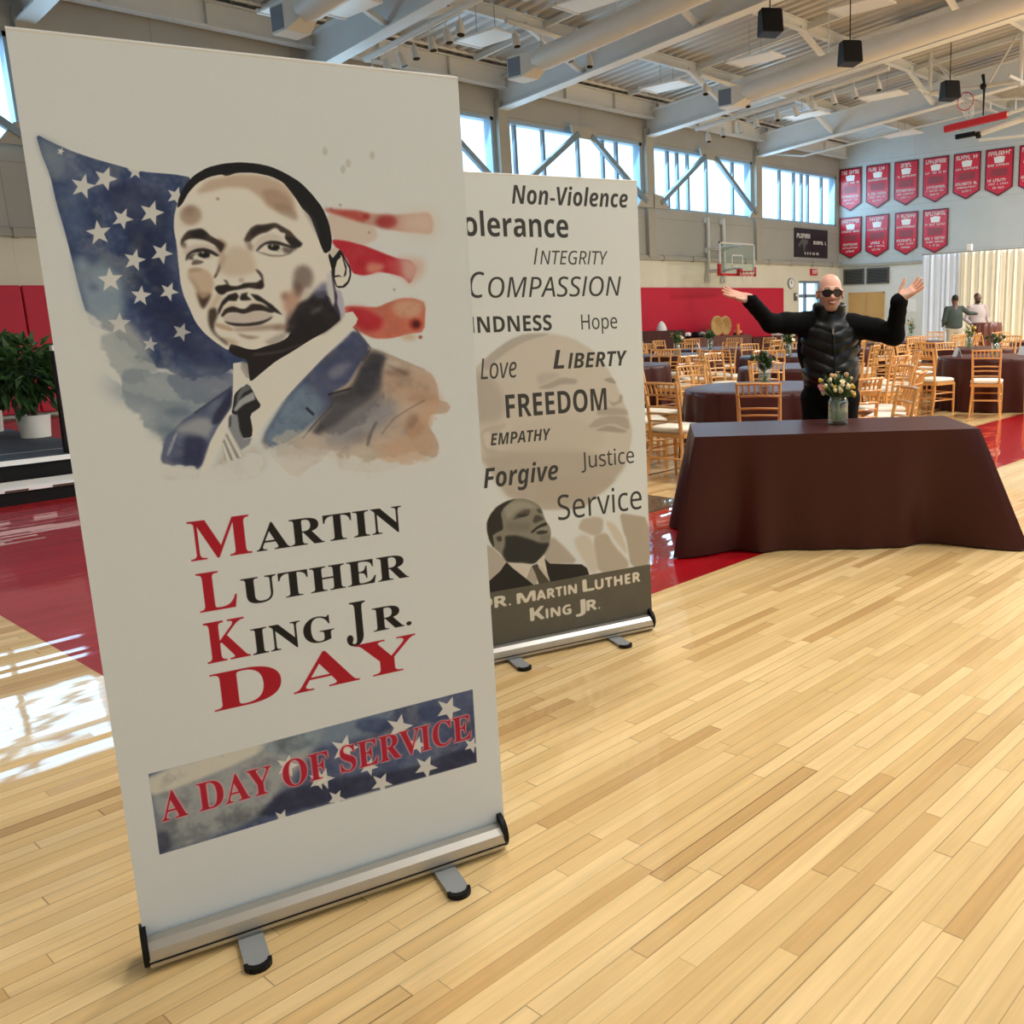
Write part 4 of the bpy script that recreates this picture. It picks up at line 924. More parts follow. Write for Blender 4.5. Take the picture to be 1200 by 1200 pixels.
# wall-mounted basketball goal
t = thing('basketball_goal', 'glass basketball backboard with red lower edge on the window wall', 'basketball hoop', (24.75, 20, 2.6))
f = MB()
for x in (25.3 - 24.75, 26.15 - 24.75):
    f.tube([(x, -.12, -.1), (x, -.12, 1.95)], .055, 8); 
    for z in (-.05, .9, 1.85): f.box(x - .12, -.1, z - .08, x + .12, 0, z + .08)
for z in (.25, .95): 
    f.tube([(.55, -.12, z), (.3, -1.6, z)], .035, 6); f.tube([(1.4, -.12, z), (.0, -1.6, z)], .035, 6); f.tube([(.55, -.12, z), (1.4, -.12, z)], .03, 6)
f.build('wall_frame', M['white_steel'], t, SM)
b = MB(); b.box(-.9, -1.7, .08, .9, -1.685, 1.0); b.build('backboard', M['board_glass'], t)
b = MB(); 
for q in ((-.93, .04, .93, .09), (-.93, .97, .93, 1.02), (-.93, .04, -.88, 1.02), (.88, .04, .93, 1.02)): b.box(q[0], -1.72, q[1], q[2], -1.67, q[3])
for q in ((-.3, .28, .3, .32), (-.3, .62, .3, .66), (-.3, .28, -.26, .66), (.26, .28, .3, .66)): b.box(q[0], -1.71, q[1], q[2], -1.7, q[3])
b.build('board_frame', M['white_steel'], t)
b = MB(); b.box(-.95, -1.74, .0, .95, -1.65, .075); b.box(-.98, -1.74, 0, -.9, -1.65, .36); b.box(.9, -1.74, 0, .97, -1.65, .3); b.build('red_edge_pad', M['red_paint'], t)
b = MB(); b.box(-.09, -1.84, .02, .09, -1.74, .22); b.tube([(.23 * math.cos(a), -2.07 + .23 * math.sin(a), .12) for a in np.linspace(0, 2 * PI, 21)], .014, 6, False); b.build('rim', M['red_paint'], t)
nb = MB()
for k in range(10):
    a = 2 * PI * k / 10
    for dd in (.35, -.35): nb.tube([(.23 * math.cos(a), -2.07 + .23 * math.sin(a), .12), (.17 * math.cos(a + dd), -2.07 + .17 * math.sin(a + dd), -.08), (.12 * math.cos(a + 2 * dd), -2.07 + .12 * math.sin(a + 2 * dd), -.28)], .006, 4)
nb.build('net', M['white'], t)
# clock, exit sign, strobe, poster
t = thing('wall_clock', 'round white wall clock left of the glazed door', 'clock', (30.36, 20, 2.47))
rot = lambda a, c, h: (a, -h, c)
def disc(r, h0, h1, n=28): return [(r * math.cos(2 * PI * k / n), r * math.sin(2 * PI * k / n)) for k in range(n)], h0, h1, rot
b = MB(); b.prism(*disc(.2, 0, .06)); b.build('case', M['grey_plastic'], t); b = MB(); b.prism(*disc(.165, .06, .066)); b.build('dial', M['card'], t)
b = MB(); b.bar((0, -.07, -.02), (.0, -.07, .14), .014, .006); b.bar((0, -.075, 0), (-.08, -.075, .05), .018, .006); b.build('hands', M['black'], t)
def lettering(txt, name, m, parent, loc, rot, size, wdt=None, bold=.0, ext=.004):
    cu = bpy.data.curves.new(name, 'FONT'); cu.body = txt; cu.align_x = 'CENTER'; cu.align_y = 'CENTER'; cu.size = size; cu.offset = bold; cu.extrude = ext; cu.resolution_u = 3
    o = bpy.data.objects.new('tmp', cu); C.objects.link(o)
    me = bpy.data.meshes.new_from_object(o.evaluated_get(bpy.context.evaluated_depsgraph_get())); bpy.data.objects.remove(o); bpy.data.curves.remove(cu)
    me.name = name; me.materials.clear(); me.materials.append(m)
    ob = bpy.data.objects.new(name, me); link(ob, parent); ob.location = loc; ob.rotation_euler = rot
    if wdt:
        xs = [v.co.x for v in me.vertices]; ob.scale.x = wdt / (max(xs) - min(xs))
    return ob
t = thing('exit_sign', 'small red exit sign on the wall above the glazed door', 'sign', (31.95, 20, 2.9))
MB().box(-.24, -.07, -.12, .24, 0, .12).build('sign_box', M['exit_red'], t, None, .01)
lettering('EXIT', 'lettering', M['card'], t, (.03, -.075, 0), (PI / 2, 0, 0), .19, .36, .004)
t = thing('alarm_box', 'small dark alarm box on the wall below the clock', 'alarm', (30.67, 20, 1.98))
MB().box(-.08, -.07, -.14, .08, 0, .14).build('case', M['vent'], t, None, .01); MB().box(-.05, -.09, .02, .05, -.07, .1).build('lens', M['card'], t)
t = thing('wall_poster', 'black sign with white lettering and emblem below the last window', 'sign', (31.78, 20, 3.96))
MB().box(-1.17, -.04, -.52, 1.17, 0, .53).build('sheet', M['poster'], t)
MB().box(-.01, -.045, -.5, .01, -.04, .5).build('seam', M['black'], t)
def marks(mb, x0, x1, z0, z1, n, seed, y0=-.05, y1=-.04):
    """a row of block marks standing for lettering too small to read"""
    r = random.Random(seed); x = x0; w = (x1 - x0) / n
    for k in range(n):
        if r.random() < .12: continue
        a = x0 + k * w
        mb.box(a + .1 * w, y0, z0, a + .34 * w, y1, z1)
        zz = z0 + (z1 - z0) * r.choice((.0, .4, .75)); mb.box(a + .1 * w, y0, zz, a + .82 * w, y1, zz + (z1 - z0) * .28)
        if r.random() < .6: mb.box(a + .6 * w, y0, z0 + (z1 - z0) * r.choice((0, .4)), a + .82 * w, y1, z1)
b = MB(); marks(b, -1.05, -.1, .17, .34, 7, 3); marks(b, .12, 1.06, -.03, .1, 9, 5); marks(b, -.5, .5, -.42, -.33, 11, 7); b.build('lettering', M['card'], t)
b = MB(); b.prism([(-.95, -.1), (-.7, .14), (-.3, .12), (-.25, -.02), (-.42, -.06), (-.52, -.34), (-.62, -.04), (-.72, -.02), (-.82, -.14)], .04, .048, lambda a, c, h: (a, -h, c)); b.build('emblem', M['vent'], t)
# championship banners on the far wall
def pennant(yl, yr, ztop, zs, zt, lab, grp, seed):
    t = thing('wall_pennant', lab, 'banner', (XF, (yl + yr) / 2, zt), 0, grp); w = (yl - yr) / 2; hT = ztop - zt; hS = zs - zt
    fn = lambda a, c, h: (-h, -a, c)
    b = MB(); b.prism([(-w, hT), (w, hT), (w, hS), (0, 0), (-w, hS)], .02, .04, fn); b.build('border', M['black_red'], t)
    i = .05; b = MB(); b.prism([(-w + i, hT - i), (w - i, hT - i), (w - i, hS + .02), (0, i * 1.3), (-w + i, hS + .02)], .04, .046, fn); b.build('cloth', M['pennant'], t)
    g = MB(); H = hT
    def row(frac, hh, x, n, k):
        s = MB(); marks(s, -x, x, H * frac - hh / 2, H * frac + hh / 2, n, seed * 10 + k, .046, .052); g.add([(-y, -a, c) for a, y, c in s.v], s.f)
    row(.9, .14, w * .8, 9, 1); row(.655, .075, w * .82, 14, 2); row(.34, .1, w * .8, 12, 3); row(.26, .06, w * .7, 12, 4); row(.18, .07, w * .4, 9, 5)
    s = MB(); s.prism([(-.16, H * .7), (-.2, H * .82), (0, H * .84), (.2, H * .82), (.16, H * .7)], .046, .05, fn); s.build('emblem', M['card'], t)
    g.build('lettering', M['card'], t)
    s = MB(); s.box(-.05, -w * .6, H * .42, -.046, w * .6, H * .58); s.build('dark_patch', M['pennant_dark'], t)
M['pennant'] = mat('red_satin_pennant', (206, 30, 56), .3, var=.1, scale=3, spec=.6)
M['pennant_dark'] = mat('dull_red_patch', (150, 60, 66), .35, var=.15)
M['black_red'] = mat('dark_red_border', (96, 24, 36), .4, var=.1)
ords = ('first', 'second', 'third', 'fourth', 'fifth', 'sixth', 'seventh')
for k, (a, b_) in enumerate(((19.97, 19.01), (18.8, 17.81), (17.61, 16.63), (16.44, 15.44), (15.26, 14.24), (14.07, 13.06), (12.87, 11.86))):
    pennant(a, b_, 6.83, 5.5, 5.23, 'red pennant, %s from the corner in the upper row on the far wall' % ords[k], 'red pennants in the upper row', k + 1)
for k, (a, b_) in enumerate(((19.95, 18.98), (18.8, 17.8), (17.55, 16.6), (16.4, 15.4))):
    pennant(a, b_, 5.0, 3.68, 3.42, 'red pennant, %s from the corner in the lower row on the far wall' % ords[k], 'red pennants in the lower row', k + 11)
# vents and notices
for a, b_, lab in ((19.76, 18.85, 'dark wall grille nearest the corner above the tan doors'), (18.72, 17.76, 'dark wall grille right of its twin above the tan doors')):
    t = thing('wall_vent', lab, 'vent', (XF, (a + b_) / 2, 2.42), 0, 'two grilles above the tan doors'); w = (a - b_) / 2
    MB().box(-.03, -w, 0, 0, w, .6).build('backing', M['black_steel'], t)
    f = MB()
    for q in ((-w, 0, w, .05), (-w, .55, w, .6), (-w, 0, -w + .05, .6), (w - .05, 0, w, .6)): f.box(-.06, q[0], q[1], -.02, q[2], q[3])
    for z in np.arange(.08, .55, .045): f.box(-.05, -w + .04, z, -.03, w - .04, z + .02)
    f.build('frame', M['vent'], t)
for y, z, lab in ((17.15, 1.9, 'white paper notice on the far wall beside the raised hand'), (16.8, 1.55, 'lower white paper notice on the far wall by the curtain')):
    t = MB().box(XF - .012, y - .2, z - .24, XF, y + .2, z + .24).build('paper_notice', M['card']); tag(t, lab, 'notice', 'paper notices on the far wall')
# stage platform with step and plants
t = thing('stage_platform', 'low black stage with white-edged steps beside the flag banner', 'stage', (0, 10.3, 0))
MB().box(-3.95, 0, .29, 3.5, 6.5, .34).build('deck', M['stage_deck'], t); MB().box(-3.95, .02, 0, 3.48, 6.48, .29).build('skirt', M['black'], t); MB().box(-3.95, -.03, .3, 3.5, 0, .345).build('white_edge', M['card'], t)
MB().box(-3.95, .6, .34, 3.48, .62, .342).build('seam_line', M['grey_plastic'], t)
t = thing('stage_step', 'low black step with white nosing in front of the stage', 'step', (0, 9.8, 0))
MB().box(-3.95, .02, 0, 3.5, .46, .12).build('riser', M['black'], t); MB().box(-3.95, 0, .12, 3.5, .46, .155).build('tread', M['card'], t)
b = MB(); 
for k in range(20): b.box(-3.9 + k * .37, -.004, .122, -3.72 + k * .37, 0, .138)
b.build('brown_marks', M['trunk'], t)
t = thing('stage_rail_post', 'black upright post with pale cap at the stage edge', 'post', (3.13, 10.5, .342))
MB().bar((0, 0, 0), (.03, 0, .98), .06).build('post', M['black_steel'], t, None, .006); MB().box(-.0, -.04, .98, .075, .04, 1.03).build('cap', M['card'], t)
def foliage(mb, c, rx, rz, n, seed, ln=.16):
    r = random.Random(seed)
    for _ in range(n):
        d = Vector((r.gauss(0, 1), r.gauss(0, 1), r.gauss(0, .8))).normalized(); p = Vector(c) + Vector((d.x * rx, d.y * rx, d.z * rz)) * r.uniform(.25, 1)
        dr = (d + Vector((r.uniform(-.6, .6), r.uniform(-.6, .6), r.uniform(-.9, .3)))).normalized(); s = dr.cross(Vector((0, 0, 1)))
        s = s.normalized() if s.length > .01 else Vector((1, 0, 0)); l = ln * r.uniform(.6, 1.2); w = l * .2; up = s.cross(dr) * .03
        mb.add([p, p + dr * l * .45 + s * w + up, p + dr * l, p + dr * l * .45 - s * w + up, p + dr * l * .45 - up * .6], [(0, 1, 4), (1, 2, 4), (2, 3, 4), (3, 0, 4)])
def potted(x, y, r, h, fh, lab, seed):
    t = thing('potted_plant', lab, 'plant', (x, y, .342), 0, 'potted plants on the stage')
    MB().lathe([(0, 0), (r * .86, 0), (r, h), (r * .93, h), (r * .9, h - .03), (0, h - .03)], n=28).build('pot', M['pot'], t, SM)
    MB().lathe([(0, 0), (r * .9, 0), (r * .9, .006), (0, .01)], (0, 0, h - .032)).build('soil', M['soil'], t)
    s = MB(); rr = random.Random(seed)
    for k in range(6):
        a = rr.uniform(0, 6.28); s.tube([(.03 * math.cos(a), .03 * math.sin(a), h - .03), (.12 * math.cos(a), .12 * math.sin(a), h + .25), (.3 * math.cos(a), .3 * math.sin(a), h + fh * .65)], [.014, .011, .006], 5)
    s.build('stems', M['trunk'], t)
    f = MB(); foliage(f, (0, 0, h + fh * .55), fh * .5, fh * .45, 420, seed, .2); f.build('foliage', M['leaf'], t)
potted(3.40, 12.35, .165, .25, .85, 'leafy green plant in a wide white pot nearest the flag banner', 4)
potted(3.30, 13.55, .12, .25, 1.05, 'taller leafy plant in a narrow white pot behind its wider neighbour', 9)
# food tables along the window wall
def skirted(name, x0, x1, y0, y1, h, m, lab, n):
    t = MB(); pts = []; per = []
    for ax, ay, bx, by in ((x0, y0, x1, y0), (x1, y0, x1, y1), (x1, y1, x0, y1), (x0, y1, x0, y0)):
        L = math.hypot(bx - ax, by - ay); k = int(L * 26)
        for i in range(k): u = i / k; per.append((ax + (bx - ax) * u, ay + (by - ay) * u, (by - ay) / L, -(bx - ax) / L, u * L))
    nn = len(per)
    for j, z in enumerate((h, h - .04, h * .6, h * .3, .012)):
        for i, (px, py, nx, ny, s) in enumerate(per):
            a = (0, .004, .016, .024, .03)[j]; o_ = a * (1 + math.sin(s * n + .6 * math.sin(s * 3)))
            t.v.append((px + nx * o_, py + ny * o_, z))
    for j in range(4):
        for i in range(nn): t.f.append((j * nn + i, (j + 1) * nn + i, (j + 1) * nn + (i + 1) % nn, j * nn + (i + 1) % nn))
    t.f.append(tuple(range(nn)))
    o = t.build(name, m, None, SM); return tag(o, lab, 'table', 'skirted tables along the window wall')
skirted('skirted_table', 19.6, 22.45, 18.6, 19.4, 1.0, M['cloth'], 'tall dark skirted table against the red pad', 34)
skirted('skirted_table', 22.7, 25.9, 18.6, 19.5, .74, M['cloth_rust'], 'lower brown covered food table against the red pad', 20)
skirted('skirted_table', 26.1, 28.9, 18.7, 19.5, .62, M['cloth'], 'low dark covered table at the right end of the red pad', 24)
t = tag(MB().lathe([(.16, 0), (.15, .08), (.1, .2), (.03, .27), (0, .28)], (21.75, 18.95, 1.0), 16).build('napkin_mound', M['card'], None, SM), 'white folded napkin mound on the tall dark table', 'napkin')
def platter(x, y, lab, m):
    x = min(x, 25.62)
    t = thing('serving_platter', lab, 'platter', (x, y, .742), 0, 'platters on the brown food table')
    MB().lathe([(0, 0), (.12, 0), (.175, .04), (.17, .05), (.11, .02), (0, .02)], n=20).build('dish', M['black'], t, SM)
    b = MB(); r = random.Random(int(x * 50))
    for _ in range(14): a = r.uniform(0, 6.28); q = r.uniform(0, .09); b.ball((q * math.cos(a), q * math.sin(a), .06 + r.uniform(0, .06)), r.uniform(.04, .07), 7, 5)
    b.build('food', m, t, SM)
for k, (x, m, l) in enumerate(((22.96, 'card', 'white food'), (23.36, 'black', 'dark food'), (23.73, 'pewter', 'grey rolls'), (24.1, 'pewter', 'grey slices'), (25.6, 'petal_peach', 'peach food'))):
    platter(x, 18.95, 'black platter of %s, %s from the left on the brown food table' % (l, ords[k]), M[m])
def basket(x, z, r, lab, seed, tilt):
    t = thing('woven_basket', lab, 'basket', (x, 19.1 + .12 * (tilt < 0), z), 0 * tilt, 'straw baskets on the brown food table')
    b = MB(); 
    for k in range(9):
        q = k / 8; b.tube([((r * (.55 + .45 * q) + .01 * math.sin(9 * a + k)) * math.cos(a), -.14 * q, r + r * (.55 + .45 * q) * math.sin(a)) for a in np.linspace(0, 2 * PI, 25)], .035, 6, False)
    b.build('body', M['straw'], t, SM)
    b = MB(); b.lathe([(0, 0), (r * .5, 0), (r * .5, .03), (0, .03)], n=16); o_ = b.build('base', M['straw'], t); o_.rotation_euler = (PI / 2, 0, 0); o_.location = (0, .02, r)
basket(24.5, .776, .29, 'large round straw basket on its side left of its twin', 1, .2); basket(25.1, .776, .28, 'large round straw basket on its side right of its twin', 2, -.2)
t = tag(MB().tube([(25.4, 18.8, .742), (25.4, 18.8, 1.1)], [.07, .06], 14).build('candle', M['orange_wax'], None, SM), 'orange pillar candle beside the straw baskets', 'candle')
# ------------------------------------------------------------------ round tables, chairs, flowers
def make_chair():
    t = thing('chiavari_chair', 'gold chiavari chair', 'chair', (0, 0, 0))
    W, D, m = .19, .19, M['chair']
    for s in (-1, 1):                     # rear legs run on up into the back posts
        MB().tube([(s * .2, -D - .07, 0), (s * .178, -D, .3), (s * .172, -D, .46), (s * .178, -D - .03, .7), (s * .185, -D - .075, .92)], [.013, .017, .018, .016, .013], 8).build('leg', m, t, SM)
        MB().tube([(s * W, D, 0), (s * W, D, .12), (s * W, D, .44)], [.012, .017, .018], 8).build('leg', m, t, SM)
    b = MB(); b.bar((-W, -D, .435), (W, -D, .435), .03, .04); b.bar((-W, D, .435), (W, D, .435), .03, .04); b.bar((-W, -D, .435), (-W, D, .435), .03, .04); b.bar((W, -D, .435), (W, D, .435), .03, .04); b.box(-W, -D, .44, W, D, .455)
    b.build('seat_frame', m, t)
    b = MB(); prof = []
    for z, k in ((.455, .96), (.47, 1.05), (.495, 1.05), (.51, .9)): prof.append((z, k))
    ring = [((abs(math.cos(a)) ** .35) * (1 if math.cos(a) >= 0 else -1) * .2, (abs(math.sin(a)) ** .35) * (1 if math.sin(a) >= 0 else -1) * .2) for a in np.linspace(0, 2 * PI, 33)[:-1]]
    b.v = [(x * k, y * k + .01, z) for z, k in prof for x, y in ring]; n = len(ring)
    b.f = [(j * n + i, j * n + (i + 1) % n, (j + 1) * n + (i + 1) % n, (j + 1) * n + i) for j in range(3) for i in range(n)] + [tuple(3 * n + i for i in range(n))]
    b.build('cushion', M['cushion'], t, 4)
    yb = lambda z: -D - .03 * max(0, (z - .46) / .24) - .045 * max(0, (z - .7) / .22)
    b = MB()
    for z, r in ((.905, .014), (.8, .011), (.69, .011), (.63, .01), (.56, .01)): b.tube([(-.18, yb(z), z), (-.09, yb(z) - .02, z + .004), (0, yb(z) - .026, z + .006), (.09, yb(z) - .02, z + .004), (.18, yb(z), z)], r, 6)
    b.build('back_rails', m, t, SM)
    b = MB()
    for k in range(6):
        x = -.13 + k * .052; q = .022 * (1 - (x / .18) ** 2); b.tube([(x, yb(.8) - q, .8), (x, yb(.85) - q, .855), (x, yb(.905) - q, .905)], [.007, .011, .007], 6)
    b.build('back_spindles', m, t, SM)
    b = MB()
    for z in (.2, .3):
        for s in (-1, 1): b.tube([(s * .186, -D - .02, z), (s * W, D, z)], .009, 6)
        b.tube([(-W, D, z), (W, D, z)], .009, 6)
    b.tube([(-.185, -D - .03, .23), (.185, -D - .03, .23)], .009, 6)
    b.build('stretchers', m, t, SM)
    return t
def round_cloth(R, H, seed):
    r = random.Random(seed); b = MB(); n = 168; ph = r.uniform(0, 6.28); k1, k2 = r.choice((15, 16, 17)), r.choice((26, 29))
    prof = [(0, 0, 0), (R * .6, 0, 0), (R - .015, 0, 0), (R + .003, -.008, 0), (R + .01, -.05, .1), (R + .02, -H * .35, .55), (R + .035, -H * .7, .85), (R + .05, -H + .012, 1)]
    b.v.append((0, 0, H))
    for rr, z, a in prof[1:]:
        for i in range(n):
            th = 2 * PI * i / n; w = a * (.032 * math.sin(k1 * th + ph + .8 * math.sin(3 * th)) + .014 * math.sin(k2 * th + 2 * ph))
            b.v.append(((rr + w) * math.cos(th), (rr + w) * math.sin(th), H + z))
    b.f = [(0, 1 + i, 1 + (i + 1) % n) for i in range(n)]
    for j in range(len(prof) - 2):
        for i in range(n): b.f.append((1 + j * n + i, 1 + (j + 1) * n + i, 1 + (j + 1) * n + (i + 1) % n, 1 + j * n + (i + 1) % n))
    return b
def bouquet(name, lab, loc, cols, seed, hh=.3, n=14, spread=.13, leafy=40, scale=1.0, big=1.0):
    """stems, leaves and blossoms standing in a vase"""
    t = thing(name, lab, 'flowers', loc); r = random.Random(seed)
    s = MB(); f = MB(); heads = {c: MB() for c in cols}
    for k in range(n):
        a = r.uniform(0, 6.28); q = spread * math.sqrt(r.random()); z = hh * r.uniform(.72, 1.05) - q * .5
        top = Vector((q * math.cos(a), q * math.sin(a), z)); ft = Vector((.028 * math.cos(a + 2.6), .028 * math.sin(a + 2.6), .015)); mid = Vector((.018 * math.cos(a), .018 * math.sin(a), .16))
        s.tube([ft, mid, top], .0048, 5)
        c = cols[k % len(cols)]; h = heads[c]; R = r.uniform(.013, .028) * big
        if k % 3 == 0:
            nn = (top - mid).normalized(); u = nn.cross(Vector((1, 0, .2))).normalized(); w = nn.cross(u)
            for i in range(9):
                th = 2 * PI * i / 9; d = u * math.cos(th) + w * math.sin(th); e = u * -math.sin(th) + w * math.cos(th)
                h.add([top, top + d * R * .7 + e * R * .35 + nn * .004, top + d * R * 1.5 + nn * .01, top + d * R * .7 - e * R * .35 + nn * .004], [(0, 1, 2, 3)])
            h.ball(top + nn * .004, R * .45, 8, 5)
        else:
            h.ball(top, R, 8, 6, (1, 1, 1.2))
            for i in range(5): d = Vector((r.gauss(0, 1), r.gauss(0, 1), r.gauss(0, 1))).normalized(); h.ball(top + d * R * .8, R * .5, 6, 4)
    for k in range(leafy):
        a = r.uniform(0, 6.28); q = spread * r.uniform(.1, .9); p = Vector((q * .4 * math.cos(a), q * .4 * math.sin(a), r.uniform(.14, hh * .75))); d = Vector((math.cos(a) * .6, math.sin(a) * .6, r.uniform(.3, 1))).normalized(); sd = d.cross(Vector((0, 0, 1))).normalized(); l = r.uniform(.06, .13)
        f.add([p, p + d * l * .5 + sd * l * .13, p + d * l, p + d * l * .5 - sd * l * .13], [(0, 1, 2, 3)])
    s.build('stems', M['stem'], t, SM); f.build('leaves', M['leaf'], t)
    for c, h in heads.items(): h.build('blossoms', M[c], t, SM)
    if scale != 1: t.scale = (scale,) * 3
    return t
def jar(lab, loc, grp=None):
    t = thing('glass_jar', lab, 'vase', loc, 0, grp)
    sq = [(.06, 0), (.066, .01), (.066, .15), (.056, .172), (.048, .185), (.052, .22)]
    b = MB(); b.lathe([(.0, .0)] + sq, n=28); b.lathe([(r - .004, z) for r, z in sq[::-1]][:-1] + [(.052, .012), (0, .012)], n=28); b.build('glass', M['glass'], t, SM)
    MB().lathe([(0, .013), (.057, .013), (.061, .05), (.061, .115), (0, .115)], n=24).build('water', M['glass'], t, SM)
    return t
def card(x, y, z, rz, lab):
    t = MB(); t.prism([(-.05, 0), (0, .13), (.05, 0), (.045, 0), (0, .12), (-.045, 0)], -.09, .09, lambda a, c, h: (h, a, c)); o = t.build('table_card', M['card']); o.location = (x, y, z); o.rotation_euler = (0, 0, rz); return tag(o, lab, 'card', 'white table cards')

chair0 = make_chair(); used = [False]
NEAR = math.atan2(-.64, -.768)          # direction from a table towards the entrance side, where the banners stand
placed = []
TABS = ((7.89, 5.49), (13.88, 5.5), (16.4, 6.95), (11.0, 7.1), (13.6, 9.0), (10.5, 10.1), (13.5, 11.4), (16.0, 12.5), (19.3, 9.7), (16.6, 9.9), (19.6, 6.6))
def place_chair(x, y, rz, lab, grp):
    if any(math.hypot(x - a, y - b) < .68 for a, b in placed) or any(math.hypot(x - a, y - b) < 1.17 for a, b in TABS): return
    placed.append((x, y))
    if not used[0]: used[0] = True; chair0.location = (x, y, 0); chair0.rotation_euler = (0, 0, rz); tag(chair0, lab, None, grp); return chair0
    return dup(chair0, (x, y, 0), rz, lab, grp)
NUM = ('nearest the viewer', 'second clockwise', 'third clockwise', 'fourth clockwise', 'fifth clockwise', 'sixth clockwise', 'seventh clockwise', 'eighth clockwise', 'ninth clockwise', 'tenth clockwise')
clo = {}
def round_table(x, y, a0, name, seed, n=10, skip=(), R=.83, rc=1.27):
    t = thing('round_table', 'round banquet table under a brown cloth, %s' % name, 'table', (x, y, 0), 0, 'round banquet tables')
    MB().lathe([(0, .72), (R - .03, .72), (R - .02, .735), (R - .03, .748), (0, .748)], n=40).build('tabletop', M['door_wood'], t, SM)
    for k in range(4): a = PI / 4 + k * PI / 2; MB().tube([(.45 * math.cos(a), .45 * math.sin(a), .72), (.55 * math.cos(a), .55 * math.sin(a), 0)], .016, 8).build('leg', M['grey_plastic'], t)
    c = round_cloth(R, .758, seed).build('tablecloth', M['cloth'], None, math.radians(60)); c.location = (x, y, 0)
    tag(c, 'dark brown cloth on the round table %s' % name, 'tablecloth', 'round brown tablecloths')
    r = random.Random(seed + 100)
    for k in range(n):
        if k in skip: continue
        a = math.radians(a0) - k * 2 * PI / n; q = rc + r.uniform(-.03, .05); rz = a + PI / 2 + r.uniform(-.12, .12)
        place_chair(x + q * math.cos(a), y + q * math.sin(a), rz, 'gold chiavari chair, %s at the table %s' % (NUM[k], name), 'chairs at the table %s' % name)
N1 = 'behind the draped front table'
round_table(7.89, 5.49, 213, N1, 1)
round_table(13.88, 5.5, 197, 'with two white cards', 2)
round_table(16.4, 6.95, 210, 'behind the white cards', 3)
round_table(11.0, 7.1, 196, 'behind the tulip vase', 4)
round_table(13.6, 9.0, 205, 'left of the jacketed man', 5)
round_table(10.5, 10.1, 230, 'beside the words banner edge', 6)
round_table(13.5, 11.4, 215, 'before the tall dark table', 7)
round_table(16.0, 12.5, 200, 'in front of the straw baskets', 8)
round_table(19.3, 9.7, 215, 'under the lone yellow flower', 9)
round_table(16.6, 9.9, 225, 'amid the other tables', 10, 8)
round_table(19.6, 6.6, 205, 'nearest the cream drapes', 11)
place_chair(6.42, 3.47, .85, 'gold chiavari chair standing loose beside the jacketed man', 'loose chairs')
def arrangement(x, y, lab, cols, seed, **k):
    j = jar('glass vase holding %s' % lab, (x, y, .76), 'glass vases on the round tables'); bouquet('flower_bunch', lab + ' in a glass vase', (x, y, .775), cols, seed, **k)
arrangement(7.89, 5.51, 'dark tulips and green leaves behind the front table', ('tulip_dark', 'leaf', 'tulip_dark'), 21, leafy=110, n=12, hh=.34)
arrangement(13.88, 5.51, 'pale flowers and leaves between white cards', ('petal_cream', 'leaf', 'petal_peach'), 22, leafy=60, hh=.34, spread=.17)
arrangement(16.3, 6.95, 'peach flowers on the table behind the white cards', ('petal_peach', 'petal_cream', 'petal_yellow'), 23, hh=.42, spread=.12)
arrangement(13.6, 9.0, 'green leaves and cream buds left of the jacketed man', ('petal_cream', 'leaf'), 24, leafy=80, hh=.38)
arrangement(13.5, 11.4, 'green leaves and pale buds under the tall dark table', ('leaf', 'petal_cream'), 25, leafy=80, hh=.45)
arrangement(15.9, 12.5, 'green leaves in front of the straw baskets', ('leaf', 'stem'), 26, leafy=90, hh=.4)
arrangement(19.38, 9.6, 'yellow flower on tall stems beside the white drape', ('petal_yellow', 'leaf'), 27, leafy=40, hh=.5, n=7, spread=.1)
card(13.6, 5.98, .76, .7, 'white folded card left of the pale flowers near the right edge'); card(14.2, 5.2, .76, .9, 'white folded card right of the pale flowers near the right edge'); card(16.75, 6.6, .76, .6, 'white folded card beside the peach flowers'); card(15.6, 12.6, .76, .6, 'white folded card beside the green leaves before the straw baskets')
# slim white-topped trolley by the seating
t = thing('white_trolley', 'pale trolley with a white top beside the jacketed man', 'trolley', (22.0, 14.6, 0), -.4)
MB().box(-.35, -.25, .84, .35, .25, .9).build('top', M['card'], t); MB().box(-.35, -.25, .2, .35, .25, .24).build('shelf', M['grey_plastic'], t)
for i, j in ((-1, -1), (1, -1), (1, 1), (-1, 1)): MB().tube([(i * .32, j * .22, 0), (i * .32, j * .22, .84)], .02, 8).build('leg', M['grey_plastic'], t)
# drapes and the small high table in front of them
def drape(y0, y1, x, h, m, lab, seed, amp=.032):
    b = MB(); r = random.Random(seed); n = int(abs(y1 - y0) * 90); ph = r.uniform(0, 6)
    for z, k in ((h, .35), (h - .1, .6), (h * .6, .9), (h * .25, 1.0), (.015, 1.15)):
        for i in range(n + 1):
            y = y0 + (y1 - y0) * i / n; w = math.sin(y * 31 + ph + 2.2 * math.sin(y * 2.9 + ph)) + .6 * math.sin(y * 53 + 2 * ph + 1.5 * math.sin(y * 4.1))
            b.v.append((x + k * amp * w, y, z))
    for j in range(4):
        for i in range(n): b.f.append((j * (n + 1) + i, j * (n + 1) + i + 1, (j + 1) * (n + 1) + i + 1, (j + 1) * (n + 1) + i))
    o = b.build('drape', m, None, 4); so = o.modifiers.new('cloth_thickness', 'SOLIDIFY'); so.thickness = .012
    return tag(o, lab, 'curtain', 'drapes before the far wall')
drape(13.55, 12.2, 28.0, 3.05, M['curtain_white'], 'bluish white drape at the left end of the curtain line', 1)
